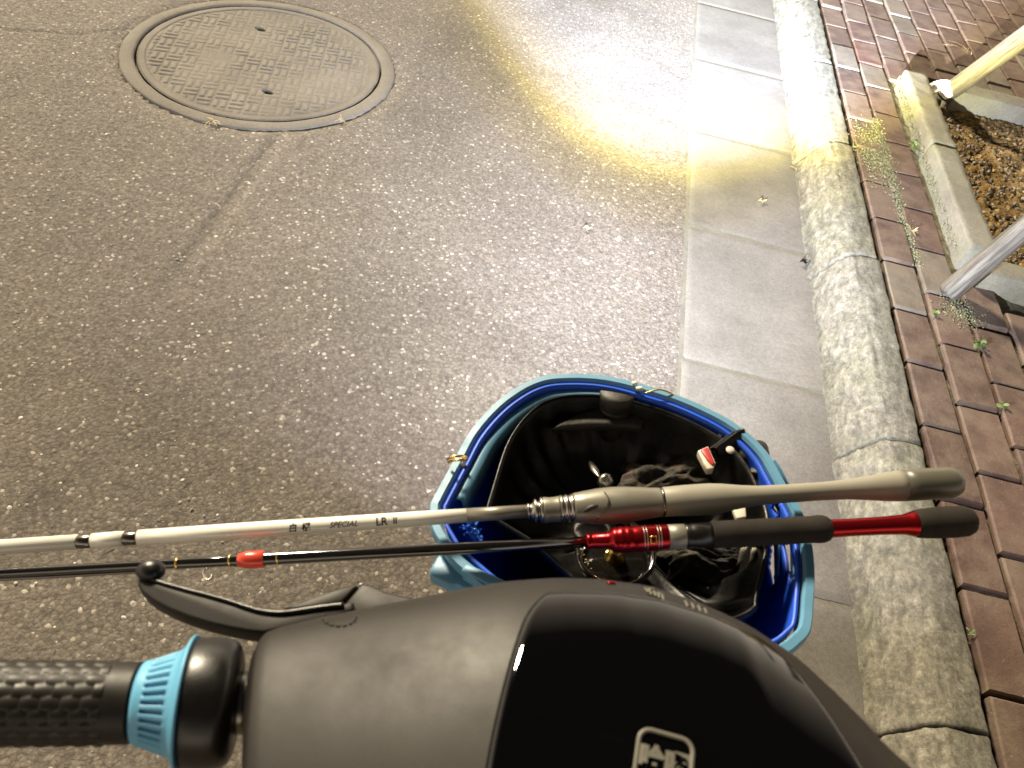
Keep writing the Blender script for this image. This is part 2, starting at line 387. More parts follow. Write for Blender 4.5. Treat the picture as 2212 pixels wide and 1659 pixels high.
# kerb: long rough stones laid end to end
KJ = [.02, .60, 1.215, 1.88, 2.50, 3.115, 3.73, 4.35, 4.97, 5.6]
def kerb():
    prof = [(.742, -.03), (.744, .0), (.748, .012), (.756, .030), (.764, .048), (.773, .066), (.783, .083), (.793, .097), (.803, .108), (.811, .1145), (.817, .1185), (.8215, .1195), (.826, .1215),
            (.840, .1228), (.860, .1232), (.874, .1230), (.883, .1222), (.8865, .120), (.888, .115), (.888, .05), (.888, -.03)]
    # resample
    P = []
    for a, b in zip(prof[:-1], prof[1:]):
        k = max(1, int(math.hypot(b[0]-a[0], b[1]-a[1])/.006)); P += [(a[0]+(b[0]-a[0])*t/k, a[1]+(b[1]-a[1])*t/k) for t in range(k)]
    P.append(prof[-1]); m = len(P); V = []; Fc = []; T = []
    for a, b in zip(KJ[:-1], KJ[1:]):
        ny = int((b-a)/.006); n0 = len(V); ox = random.uniform(-.003, .003); oz = random.uniform(-.003, .002); sk = random.uniform(-.004, .004)
        for j in range(ny):
            t = j/(ny-1); y = a+.002+(b-a-.004)*t; e_ = min(t, 1-t)*(b-a); end = max(0, 1-e_/.009)
            for i, (x, z) in enumerate(P):
                top = max(0, min(1, (x-.815)/.02)); face = 1-top
                r1 = fbm(y*1.0, z*3+x*3, 11, 5); r2 = noise.fractal(Vector((x*70+z*25, y*26-z*40, 1.7)), 1, 2, 5)
                am = (.0044*face+.0008*top); q = r2*am+r1*.0040*face+.0016*face*noise.fractal(Vector((x*160, y*120, z*160)), 1, 2, 3)
                dx = -q*.9*(1 if z < .118 else .2); dz = q*.7 if z > .02 else 0
                # chisel line along the crease
                if .818 < x < .828 and z > .11: dz -= .0022*(.6+.7*fbm(1, y, 9))
                if x > .882: dx += .004*fbm(y, 5, 18, 4)
                c = end*end*.0028; k_ = .006*max(0, fbm(y, 7, 5, 3))*face
                V.append((x+ox+sk*(t-.5)+dx+c*(.5 if x < .82 else -.2)+k_*.4, y+.003*fbm(x*4, z*8+a, 6), z+oz*(z > .01)+dz-c*(z > .05)))
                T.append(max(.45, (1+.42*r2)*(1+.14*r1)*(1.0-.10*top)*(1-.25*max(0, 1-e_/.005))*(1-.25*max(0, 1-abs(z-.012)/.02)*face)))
        Fc += [[n0+j*m+i, n0+j*m+i+1, n0+(j+1)*m+i+1, n0+(j+1)*m+i] for j in range(ny-1) for i in range(m-1)]
        Fc += [[n0+i for i in range(m)], [n0+(ny-1)*m+i for i in range(m)][::-1]]
    return (V, Fc), T
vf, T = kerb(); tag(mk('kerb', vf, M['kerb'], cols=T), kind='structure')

# brick pavement (rows along the kerb, staggered joints) and its bed
PZ = .117; PX0, PX1, PY0, PY1 = 1.128, 1.215, 1.875, 3.10   # tree pit: left face, inner edge
def bricks():
    V = []; Fc = []; C = []
    for r in range(14):
        x0 = .897+.1085*r; x1 = x0+.099; x0 += .007 if r == 0 else 0
        y = -.6+(.0595 if r % 2 == 0 else -.045)+.2045*0
        while y < 5.9:
            yy0 = y; yy1 = y+.1965; y += .2035
            cx, cy = (x0+x1)/2, (yy0+yy1)/2
            if x1 > PX0+.02 and not (cy > PY1+.02 or cy < PY0-.04): continue
            if x1 > PX0+.01 and yy1 > PY0 and yy0 < PY0: yy1 = PY0-.006
            if x1 > PX0+.01 and yy0 < PY1 and yy1 > PY1: yy0 = PY1+.006
            if yy1-yy0 < .03: continue
            if r == 2 and yy0 < PY1 and yy1 > PY0: x1_ = min(x1, PX0-.004)
            else: x1_ = x1
            if x1_-x0 < .02: continue
            dz = random.gauss(0, .0022); tx, ty = random.gauss(0, .012), random.gauss(0, .010); ang = random.gauss(0, .008)
            k = random.random(); base = Vector((.092, .054, .042)).lerp(Vector((.132, .092, .074)), k)
            if random.random() < .02: base = Vector((.130, .066, .048))
            if random.random() < .16: base = Vector((.15, .13, .105))
            base = base*random.uniform(.70, 1.0)
            n0 = len(V); nx, ny = 6, 10
            w2, l2 = (x1_-x0)/2-.0015, (yy1-yy0)/2-.0015; mx, my = (x0+x1_)/2, cy
            ss = [-1, -.93, -.5, 0, .5, .93, 1]; ts = [-1, -.965, -.6, -.2, .2, .6, .965, 1]
            nxs, nys = len(ss), len(ts)
            for i, s_ in enumerate(ss):
                for j, t_ in enumerate(ts):
                    ex = 1 if abs(s_) == 1 else 0; ey = 1 if abs(t_) == 1 else 0
                    px, py = s_*w2, t_*l2; z = PZ+dz+px*tx+py*ty-.0035*max(ex, ey)+.0007*fbm(mx+px, my+py, 25)
                    px += .0012*fbm(py+mx, my, 40)*ex; py += .0014*fbm(px+mx, my, 40)*ey
                    V.append((mx+px-py*ang, my+py+px*ang, z)); C.append(tuple(base))
            Fc += [[n0+i*nys+j, n0+(i+1)*nys+j, n0+(i+1)*nys+j+1, n0+i*nys+j+1] for i in range(nxs-1) for j in range(nys-1)]
            ring = [i*nys for i in range(nxs)]+[(nxs-1)*nys+j for j in range(1, nys)]+[i*nys+nys-1 for i in range(nxs-2, -1, -1)]+[j for j in range(nys-2, 0, -1)]
            m0 = len(V)
            for q in ring: p = V[n0+q]; V.append((p[0], p[1], PZ-.05)); C.append(tuple(base*.8))
            L = len(ring)
            Fc += [[n0+ring[i], m0+i, m0+(i+1) % L, n0+ring[(i+1) % L]] for i in range(L)]
    return (V, Fc), C
vf, C = bricks(); o = tag(mk('brick_pavement', vf, M['brick'], cols=C, fix=True, smooth=False), kind='structure')
def bed():
    xs = np.arange(.9, 2.9, .0105); ys = np.arange(-.6, 5.8, .0105); V = []; T = []
    for x in xs:
        for y in ys:
            z = PZ-.0165+.0095*fbm(x, y, 13, 4)+.003*fbm(x, y, 60, 2)
            if PX0-.02 < x < .905+.01: pass
            if x < .915: z -= .035
            if x > PX0+.03 and PY0+.02 < y < PY1-.02: z = -.02
            V.append((x, y, z)); T.append(.9+.3*fbm(x, y, 9, 3))
    n = len(ys)
    return (V, [[i*n+j, (i+1)*n+j, (i+1)*n+j+1, i*n+j+1] for i in range(len(xs)-1) for j in range(n-1)]), T
vf, T = bed(); tag(mk('joint_sand', vf, M['bed'], cols=T, fix=False), kind='structure')
tag(mk('gap_bed', box((.894, 2.6, .02), (.02, 6.4, .06)), M['dark_gap']), kind='structure')
# tree pit: concrete edging pieces (a thing of its own) and soil
pit = thing('tree_pit_edging', 'raised pale concrete edging around the square of bare soil in the brick pavement', 'edging', (1.6, 2.45, .1))
def edge_piece(x0, y0, x1, y1, z1=.18, z0=.06, nse=.0035):
    L = (x1-x0) > (y1-y0); nl = int(max(x1-x0, y1-y0)/.012); nw = 7
    prof = [(0, z0), (0, z0+.04), (0, z1-.012), (.01, z1-.004), (.05, z1), (.3, z1), (.6, z1), (.93, z1), (1, z1-.007), (1, z0+.04), (1, z0)]
    def fn(s, t_):
        k = t_*(len(prof)-1); i = min(int(k), len(prof)-2); f = k-i
        a = prof[i][0]*(1-f)+prof[i+1][0]*f; z = prof[i][1]*(1-f)+prof[i+1][1]*f
        x, y = (x0+(x1-x0)*s, y0+(y1-y0)*a) if L else (x0+(x1-x0)*a, y0+(y1-y0)*s)
        q = nse*noise.fractal(Vector((x*22, y*22, z*30)), 1, 2, 4); e_ = min(s, 1-s)
        return Vector((x+q*(1 if not L else .3), y+q*(1 if L else .3), z+q*.4-.012*max(0, 1-e_/.025)**2))
    V, Fc = gridf(nl, (len(prof)-1)*2+1, fn); m_ = (len(prof)-1)*2+1
    Fc += [list(range(m_)), [(nl-1)*m_+i for i in range(m_)]]
    return V, Fc
def ep(*a, **k):
    vf = edge_piece(*a, **k); return mk('edging_block', vf, M['edging'], pit, cols=[1+.16*fbm(v.x, v.y+v.z, 6, 4) for v in vf[0]])
ep(1.128, 1.955, 1.213, 2.53, z1=.182); ep(1.131, 2.537, 1.216, 3.085, z1=.180, nse=.005)
ep(1.150, 1.868, 1.75, 1.950, z1=.168); ep(1.757, 1.866, 2.4, 1.948, z1=.170)
ep(1.32, 3.015, 1.86, 3.105, z1=.172); ep(1.865, 3.02, 2.4, 3.11, z1=.17)
def soil():
    def fn(s, t_):
        x = 1.21+1.2*s; y = 1.945+1.08*t_; return Vector((x, y, .098+.018*fbm(x, y, 5, 3)+.012*fbm(x, y, 28, 4)+.02*s-.03*max(0, 1-s/.08)-.025*max(0, 1-t_/.08)))
    return gridf(110, 100, fn)
vf = soil(); tag(mk('pit_soil', vf, M['soil'], cols=[1+.5*fbm(v.x, v.y, 9, 3) for v in vf[0]], fix=False), kind='structure')
def soil_pt():
    x = random.uniform(1.22, 2.1); y = random.uniform(1.96, 3.0); return x, y, .100+.018*fbm(x, y, 5, 3)+.02*(x-1.21)/1.2
def soilc():
    g = random.random(); b = Vector((.085, .052, .017)).lerp(Vector((.33, .23, .09)), g**3)*random.uniform(.35, 1.1); return tuple(b)
vf, C = lumps(7000, soil_pt, .003, .014, soilc, .6)
tag(mk('soil_litter', vf, M['pebble'], cols=C, smooth=False), 'golden brown crumbs and leaf litter covering the soil in the tree pit', 'litter', kind='stuff')
# dead leaf shape and pale stone at the pit corner
def ruffle(c, r, n, h, seed=0):
    def fn(s, t_):
        a = s*2*math.pi; rr = r*(1+.22*math.sin(3*a+seed)+.10*math.sin(7*a))*t_
        return Vector((c[0]+rr*math.cos(a), c[1]+rr*math.sin(a)*.7, c[2]+h*(1-t_**2)+.006*math.sin(5*a+seed)*t_))
    return gridf(n, 5, fn, True)
o = mk('pale_stone', ruffle((1.285, 3.03, .150), .052, 20, .045), M['white_leaf']); tag(o, 'chalky white broken stone wedged beside the far wooden stake', 'stone')
def pebbles(nm, lab, loc, s, m, fl=.8):
    vf, C = lumps(1, lambda: (0, 0, 0), s, s, lambda: (.3, .28, .24), fl); V = [Vector(v)+Vector(loc) for v in vf[0]]
    o = mk(nm, (V, vf[1]), m, smooth=True); b = o.modifiers.new('s', 'SUBSURF'); b.levels = b.render_levels = 2; tag(o, lab, 'stone'); return o
pebbles('stone', 'rounded grey stone lying in the soil beside the near wooden stake', (1.44, 2.02, .125), .030, M['edging'])
pebbles('stone', 'yellowish pebble in the soil close to the middle of the long edging', (1.275, 2.60, .11), .018, M['edging'])

# stakes propping the tree beyond the frame
def stake(P0, P1, r, lab):
    P0 = Vector(P0); P1 = Vector(P1); d = P1-P0; L = d.length
    t_ = thing('wooden_stake', lab, 'stake', P0, 'wooden stakes propping the tree')
    def rf(s, rr, a): return rr*(1+.06*math.sin(2*a+s*3)+.035*noise.noise(Vector((math.cos(a)*2, math.sin(a)*2, s*9)))+.03*noise.noise(Vector((math.cos(a)*5, math.sin(a)*5, s*2))))
    prof = [(-.0, r*.80), (.006, r*.95), (.012, r)]+[(k*L/60, r*(1-.12*k/60)) for k in range(1, 61)]
    V, Fc = lathe(prof, (0, 0, 0), (0, 0, 1), 28, rf)
    o = bpy.data.meshes.new('pole'); o.from_pydata([tuple(v) for v in V], [], Fc); o.materials.append(M['wood'])
    o.polygons.foreach_set('use_smooth', [len(p.vertices) < 5 for p in o.polygons])
    ob = bpy.data.objects.new('pole', o); COL.objects.link(ob); ob.parent = t_; ob.rotation_euler = d.to_track_quat('Z', 'Y').to_euler()
    ob['label'] = 'round weathered pole with split grain'
stake((1.30, 3.045, .130), (1.30+.46, 3.045-.40, 1.45), .033, 'weathered round wooden stake at the far corner of the soil pit beside the white stone')
stake((1.062, 1.80, .118), (1.062+.66, 1.80+.42, 1.45), .030, 'weathered round wooden stake standing on the bricks at the near corner of the soil pit')

# weeds
def weed(lab, c, r, n, m, name='weed', up=.5, wd=.12, cat='weed'):
    V = []; Fc = []; r = r*.75
    for k in range(n):
        a = random.uniform(0, 6.28); L = r*random.uniform(.5, 1.1); el_ = random.uniform(.1, up*2.2); w_ = L*wd*random.uniform(.6, 1.3); n0 = len(V)
        d = Vector((math.cos(a)*math.cos(el_), math.sin(a)*math.cos(el_), math.sin(el_))); s_ = Vector((-math.sin(a), math.cos(a), 0))
        p = Vector(c)+Vector((random.uniform(-.2, .2)*r, random.uniform(-.2, .2)*r, 0))
        for i, (f, ww) in enumerate(((0, .35), (.35, .9), (.7, 1.), (1, .05))):
            q = p+d*L*f-Vector((0, 0, L*.35*f*f)); V += [q-s_*w_*ww, q+s_*w_*ww]
        Fc += [[n0+2*i, n0+2*i+1, n0+2*i+3, n0+2*i+2] for i in range(3)]
    o = mk(name, (V, Fc), m, fix=False); tag(o, lab, cat, 'small weeds in the paving joints' if cat == 'weed' else None); return o
weed('small green weed at the foot of the near wooden stake', (1.008, 1.70, .122), .022, 9, M['leaf'], wd=.3)
weed('sprawling light green weed a brick to the right of the near stake foot', (1.11, 1.62, .120), .034, 12, M['leaf'], wd=.28)
weed('four leaved green weed growing beside the orange red brick', (1.115, 1.41, .120), .026, 8, M['leaf'], wd=.32)
weed('thin spidery green weed in the gap beside the kerb top near the lower right corner', (.898, .785, .118), .022, 7, M['leaf'], wd=.10)
weed('tiny pale green weed in the dark gap beside the mossy brick', (.896, 2.50, .116), .012, 6, M['leaf'], wd=.4)
weed('yellowish weed sprouting halfway along the left face of the concrete edging', (1.115, 2.60, .122), .034, 20, M['leaf'], wd=.22)
weed('dry grass tuft in the joint at the near end of the concrete edging', (1.015, 2.07, .118), .040, 9, M['dry'], wd=.07)
weed('dry pale straws sticking out at the far left corner of the concrete edging', (1.13, 3.06, .13), .085, 12, M['dry'], wd=.05, up=.6)
weed('bleached grass stems lying on the bricks behind the soil pit', (1.52, 3.62, .120), .14, 10, M['dry'], wd=.02, up=.1)
weed('dry weed at the edge of the gutter where the yellow light ends', (.752, 2.47, .006), .035, 9, M['dry'], wd=.1)
weed('tuft of dry grass on the rim of the manhole frame', (-1.02, 1.925, .003), .05, 14, M['dry'], wd=.05, up=.3)
weed('tuft of dry grass at the right rear rim of the manhole frame', (-.70, 2.10, .003), .04, 10, M['dry'], wd=.05, up=.3)
for lab, c, r_, m_ in (('dark twisted dead leaf lying at the joint where gutter meets kerb', (.735, 1.95, .008), .020, 'ink'), ('small curled brown leaf alone on the smooth gutter slab', (.62, 2.22, .008), .016, 'dry'),
                   ('dry brown leaf fragment on the asphalt left of the gutter', (.10, 1.86, .004), .014, 'dry')):
    def fn(s, t_, c=c, r_=r_):
        w_ = math.sin(math.pi*s)*r_*.4*(t_-.5)*2; return Vector((c[0]+(s-.5)*r_*1.6, c[1]+w_+(s-.5)*r_*.7, c[2]+.35*r_*(abs(t_-.5)*2)**2+.004*math.sin(s*7)))
    x = mk('dead_leaf', gridf(12, 7, fn), M[m_], fix=False); tag(x, lab, 'leaf', 'dead leaves on the road')
def moss_pt():
    r = random.random()
    if r < .42: x = random.gauss(1.0, .012); y = random.uniform(1.9, 2.75); z = PZ-.001
    elif r < .75: x = random.gauss(.96, .03); y = random.gauss(2.50, .09); z = PZ+.001
    elif r < .9: x = 1.122+random.gauss(0, .006); y = random.uniform(2.0, 3.05); z = PZ+.002+.03*random.random()
    else: x = random.gauss(1.09, .03); y = random.gauss(1.74, .03); z = PZ+.001
    return x, y, z
def mossc():
    g = random.random(); return tuple(Vector((.075, .078, .03)).lerp(Vector((.25, .24, .14)), g*g))
vf, C = lumps(7000, moss_pt, .0008, .0036, mossc, .8)
tag(mk('moss', vf, M['pebble'], cols=C, smooth=False), 'yellow green moss and grit in the joints beside the concrete edging', 'moss', kind='stuff')
def gap_pt(): return random.gauss(.895, .004), random.uniform(.3, 5), .085+.02*random.random()
vf, C = lumps(900, gap_pt, .002, .006, lambda: tuple(Vector((.10, .08, .05))*random.uniform(.4, 1.8)), .7)
tag(mk('gap_grit', vf, M['pebble'], cols=C, smooth=False), 'brown grit in the open gap between kerb and bricks', 'grit', kind='stuff')

# ---------------------------------------------------------------- manhole
mh = thing('manhole', 'round dusty iron manhole with woven tread pattern set in the asphalt', 'manhole', MC)
def ringprof(pr, seg=128, nse=.0004):
    def rf(s, r, a): return r+nse*noise.fractal(Vector((math.cos(a)*6, math.sin(a)*6, r*30)), 1, 2, 3)
    V = []; Fc = []
    for (r, z) in pr:
        for k in range(seg):
            a = 2*math.pi*k/seg; rr = rf(0, r, a); V.append(MC+Vector((rr*math.cos(a), rr*math.sin(a), z+.0006*fbm(rr*math.cos(a), rr*math.sin(a), 9))))
    for i in range(len(pr)-1):
        for k in range(seg): k2 = (k+1) % seg; Fc.append([i*seg+k, i*seg+k2, (i+1)*seg+k2, (i+1)*seg+k])
    return V, Fc
vf = ringprof([(.3805, -.03), (.3805, -.004), (.3825, -.0005), (.389, .002), (.405, .0012), (.420, .0008), (.424, -.001), (.426, -.006), (.427, -.03)], nse=.002)
mk('frame', vf, M['iron'], mh, cols=[1+.14*fbm(v.x, v.y, 7, 4) for v in vf[0]])
def cover():
    Rc = .3755; n = 300; V = []; idx = {}; T = []; st_ = 2*Rc/(n-1); cell = .0465
    for i in range(n):
        for j in range(n):
            x = -Rc+i*st_; y = -Rc+j*st_; r = math.hypot(x, y)
            if r > Rc: continue
            h = 0.
            if r < Rc-.028:
                a = R(-12); xr = x*math.cos(a)-y*math.sin(a); yr = x*math.sin(a)+y*math.cos(a)
                ci, cj = math.floor(xr/cell), math.floor(yr/cell); fx, fy = xr/cell-ci, yr/cell-cj
                if (ci+cj) % 2: fx, fy = fy, fx
                g = (fy*2) % 1.0; b = min(1, max(0, (.36-abs(g-.5))/.13)); e_ = min(1, max(0, (min(fx, 1-fx)-.02)/.08)); h = b*e_
                h *= .45+.55*min(1, max(0, .5+1.6*fbm(x*1.0+2, y+5, 5, 4))); f2 = min(1, (Rc-.028-r)/.012); h *= f2
                wh = math.hypot(x+.13, (y+.05)*1.3)
                if wh < .09: h *= .15+.85*max(0, (wh-.045)/.045)
            z = -.0030+.0032*h+.0005*fbm(x, y, 12, 3)
            if r > Rc-.026: z = -.0002
            if r > Rc-.005: z = -.003
            for hx, hy in ((.09, -.185), (-.085, .19)):
                dd = math.hypot((x-hx)/1.8, (y-hy)+.25*(x-hx))
                if dd < .011: z -= .02*min(1, (.011-dd)/.003)
            idx[i, j] = len(V); V.append(MC+Vector((x, y, z))); T.append((1.0+.10*h)*(1+.15*fbm(x+3, y, 5, 4)) if z > -.01 else .25)
    Fc = [[idx[i, j], idx[i+1, j], idx[i+1, j+1], idx[i, j+1]] for (i, j) in idx if (i+1, j) in idx and (i, j+1) in idx and (i+1, j+1) in idx]
    return (V, Fc), T
vf, T = cover(); mk('cover', vf, M['iron'], mh, cols=T, fix=False)
vf = ringprof([(.3745, -.004), (.376, -.012), (.376, -.03), (.43, -.031)], nse=0); mk('groove', vf, M['dark_gap'], mh)
# ================================================================ BICYCLE
base = B((.08, .30, -1.0)); base.z = 0
bike = thing('shared_bicycle', 'parked bicycle with black handlebar housing and blue plastic front basket beside the kerb', 'bicycle', base)
def bp(name, vf, m, parent=None, **k): return mk(name, vf, m, parent or bike, bike=True, **k)
GZ = -.352; GY = PB(100, 1518, GZ).y
C0 = PB(281, 1518, GZ); AX = Vector((1, .072, -.188)).normalized(); dpx = depth(C0)/FP
def gs(u, hw=0):                                                    # distance along the bar axis
    k = interp(u, [281, 415], [.45, -.05])
    U = (u-1106)/FP*(1-k*hw/FP); d0 = depth(C0); ad = depth(AX); return (U*d0-C0.x)/(AX.x-U*ad)
def grip():
    x0, x1 = gs(-70), gs(292); n = 280; seg = 180; V = []; Fc = []; ex, ey, _ = frame_of(AX)
    for i in range(n):
        x = x0+(x1-x0)*i/(n-1); r = .0172
        for k in range(seg):
            a = 2*math.pi*k/seg; s = a*r/.0052; t_ = x/.0078; row = math.floor(s); fs = s-row; ft = (t_+.5*(row % 2)) % 1.0
            d = math.hypot((ft-.35)/.62, (fs-.5)/.62); h = max(0, 1-d*d)*(1-ft*.6)
            if x > x1-.010: h = 0
            rr = r+.0008*h; V.append(C0+AX*x+(ex*math.cos(a)+ey*math.sin(a))*rr)
    for i in range(n-1):
        for k in range(seg): k2 = (k+1) % seg; Fc.append([i*seg+k, i*seg+k2, (i+1)*seg+k2, (i+1)*seg+k])
    Fc.append(list(range(seg))); Fc.append([(n-1)*seg+k for k in range(seg)])
    return V, Fc
gr = bp('grip', grip(), M['rubber'])
def L(prof_u, seg=64, rf=None): return lathe([(gs(u, hw), hw*dpx) for u, hw in prof_u], C0, AX, seg, rf)
def ribs(s, r, a):
    if gs(308, 90) < s < gs(371, 108):
        ph = (a/(2*math.pi)*34) % 1.0; return r-.0016*(1 if .28 < ph < .80 else 0)
    return r
pr = [(276, 60), (281, 78), (284, 84), (290, 87), (305, 89), (306.5, 89.5)]+[(307+k*6.2, 90+k*1.8) for k in range(11)]+[(371, 109), (378, 112), (386, 118), (393, 127), (400, 137), (405, 142), (409, 143), (411, 140), (412, 120)]
bp('grip_ring', L(pr, 408, ribs), M['ringblue'], gr)
bp('grip_collar', L([(392, 100), (398, 116), (403, 126), (410, 132), (425, 136), (450, 137), (480, 136), (498, 131), (508, 122), (514, 108), (517, 88), (517, 40)]), M['blackp'], gr)
bp('handlebar', lathe([(gs(-80), .0108), (gs(556), .0108)], C0, AX, 32), M['darkmetal'])
bp('bar_sleeve', L([(505, 60), (512, 66), (545, 66), (549, 60)], 48), M['darkmetal'])

# handlebar housing: lofted dome
SU = [480, 560, 600, 700, 800, 900, 1000, 1100, 1200, 1300, 1400, 1500, 1600, 1700, 1800, 1880, 1960, 2060, 2200, 2400]
SV = [1388, 1366, 1356, 1333, 1311, 1292, 1272, 1255, 1248, 1251, 1265, 1297, 1343, 1408, 1500, 1588, 1662, 1745, 1850, 2000]
XL, XR = -.1175, .205; ZB = -.378; YB = -.02; NS = 2.5
def hh(x): return interp(x, [XL, -.06, 0, .05, .10, .15, XR], [.046, .052, .060, .064, .060, .045, .02])
def sec(x, yf, th):
    yc = (yf+YB)/2; b = (yf-YB)/2; c, s = math.cos(th), math.sin(th)
    y = yc+b*math.copysign(abs(c)**(2/NS), c); k = min(1, max(0, (-.04-x)/.07))
    return Vector((x+.20*k*max(0, .165-max(y, .02)), y, ZB+hh(x)*math.copysign(abs(s)**(2/NS), s)))
def silh(x, yf):
    best = None
    for k in range(0, 80, 2):
        u, v = proj(sec(x, yf, R(k)))
        if best is None or v < best[1]: best = (u, v, k)
    return best
XS = [XL+(XR-XL)*k/64 for k in range(65)]; YF = []
for x in XS:
    lo, hi = YB+.02, .30
    for _ in range(26):
        mid = (lo+hi)/2; u, v, k = silh(x, mid)
        if v < interp(u, SU, SV): hi = mid
        else: lo = mid
    YF.append((lo+hi)/2)
def yfr(x): return interp(x, XS, YF)
def surf(x, th): return sec(x, yfr(x), th)
def shell():
    V = []; Fc = []; TH = [R(-70+k*4) for k in range(81)]; m = len(TH)
    st_ = [(XL-.0035, .86), (XL-.003, .92), (XL-.0015, .97), (XL, .992)]+[(x, 1.) for x in XS[1:]]
    for x, s in st_:
        for th in TH:
            xx = max(x, XL) ; p = surf(xx, th); yc = (yfr(xx)+YB)/2; V.append(Vector((x+p.x-xx, yc+(p.y-yc)*s, ZB+(p.z-ZB)*s)))
    for i in range(len(st_)-1): Fc += [[i*m+j, i*m+j+1, (i+1)*m+j+1, (i+1)*m+j] for j in range(m-1)]
    Fc.append([j for j in range(m)]); Fc.append([(len(st_)-1)*m+j for j in range(m)]); return V, Fc
housing = bp('handlebar_housing', shell(), M['matte'])
# seam groove where the left shell meets the centre and raised glossy lid
def nrm(x, th):
    a = surf(x+.001, th)-surf(x-.001, th); b = surf(x, th+.01)-surf(x, th-.01); n = b.cross(a).normalized()
    return n if n.z > 0 or n.y > .2 else -n
def lid(off=.0035):
    n1, n2 = 70, 60; V = []
    T0 = R(42); T1 = R(178)
    for i in range(n1):
        s = i/(n1-1)
        s = .5-.5*math.cos(math.pi*s)
        for j in range(n2):
            t_ = j/(n2-1); t_ = .5-.5*math.cos(math.pi*t_*.9) if True else t_
            th = T0+(T1-T0)*t_
            xl = .0105-.062*t_; xr = .118+.045*min(1, t_*2.0)
            c_ = .010*max(0, 1-t_*9)**2
            x = (xl+c_)+(xr-c_-xl-c_)*s
            p = surf(x, th); n = nrm(x, th)
            d = min((x-xl-c_*.5)*1.0, (xr-c_*.5-x), (th-T0)*.07)
            q = min(1, max(0, d/.0055)); h = off*math.sqrt(max(0, 1-(1-q)**2))
            V.append(p+n*(h-.0006))
    Fc = [[i*n2+j, (i+1)*n2+j, (i+1)*n2+j+1, i*n2+j+1] for i in range(n1-1) for j in range(n2-1)]
    return V, Fc
lidv = lid(); lido = bp('glossy_lid', lidv, M['gloss'], housing, fix=True)
def lid_z(x, y):                                                    # height of the lid top over (x, y)
    yf = yfr(x); yc = (yf+YB)/2; b = (yf-YB)/2; q = min(.999, abs((y-yc)/b)); return ZB+hh(x)*(1-q**NS)**(1/NS)+.0031
# lever
def zp(lst, sc=.43398, u0=0, v0=1036.8): return [(u0+a*sc, v0+b*sc) for a, b in lst]
lev = zp([(690, 470), (700, 455), (735, 462), (760, 485), (820, 510), (930, 540), (1050, 570), (1150, 600), (1230, 628), (1300, 646), (1390, 655), (1480, 646), (1560, 632), (1700, 617), (1760, 600),
          (1760, 650), (1640, 690), (1480, 722), (1390, 745), (1310, 760), (1230, 752), (1130, 734), (1030, 710), (930, 680), (830, 640), (750, 596), (700, 556), (680, 515)])
lv = bp('brake_lever', slab([PB(u, v, -.374) for u, v in lev], (0, 0, -.013)), M['matte']); mod_bevel(lv, .002, 3, 25)
tp = smooth_path([PB(u, v, -.3735) for u, v in zp([(705, 478), (760, 496), (830, 518), (930, 546), (1050, 577), (1150, 606), (1230, 633), (1300, 652), (1390, 661), (1480, 652), (1600, 634), (1710, 622)])], 6)
bp('lever_edge', tube(tp, [.0008+.0007*i/len(tp) for i in range(len(tp))], 10), M['blackp'], lv)
def ball(c, r, sc=(1, 1, 1), nu=28, nv=16):
    return gridf(nu, nv, lambda s, t_: Vector((c[0]+r*sc[0]*math.cos(s*6.28318)*math.sin(t_*math.pi), c[1]+r*sc[1]*math.sin(s*6.28318)*math.sin(t_*math.pi), c[2]+r*sc[2]*math.cos(t_*math.pi))), True)
bc = PB(326, 1233, -.374); bp('lever_tip', ball(bc, .0072, (1.05, .85, .8)), M['blackp'], lv)
br1 = zp([(1400, 640), (1450, 618), (1560, 580), (1680, 540), (1786, 517), (1700, 612), (1600, 632), (1480, 648)])
br2 = zp([(1800, 513), (1850, 522), (1930, 558), (2040, 582), (2200, 640), (1950, 720), (1760, 690), (1712, 617)])
bq = bp('lever_bracket', slab([PB(u, v, -.385) for u, v in br1], (0, 0, -.02)), M['matte']); mod_bevel(bq, .0015)
bq2 = bp('lever_bracket', slab([PB(u, v, -.386) for u, v in br2], (0, 0, -.02)), M['matte']); mod_bevel(bq2, .0015)
# dashed ring mark pressed in the housing
def on_shell(x, y, off=.0004):
    yf = yfr(x); yc = (yf+YB)/2; b = (yf-YB)/2; q = min(.9995, abs((y-yc)/b)); return Vector((x, y, ZB+hh(x)*(1-q**NS)**(1/NS)+off))
def pix_shell(u, v, lidon=False):
    z = -.34
    for _ in range(30):
        p = PB(u, v, z); q = on_shell(p.x, p.y) ; zn = q.z if not lidon else lid_z(p.x, p.y)+.0003; z = z*.5+zn*.5
    p = PB(u, v, z); return p
dash = []
for k in range(9):
    a0 = -.15+k*.42
    pts = []
    for i in range(5):
        a = a0+.27*i/4; u = 733+36*math.cos(a); v = 1333+19*math.sin(a); pts.append(pix_shell(u, v)+Vector((0, 0, .0002)))
    if math.sin(a0+.1) > -.2: dash.append(tube(pts, .00045, 6))
bp('dashed_ring_mark', join(*dash), M['ink'], housing)
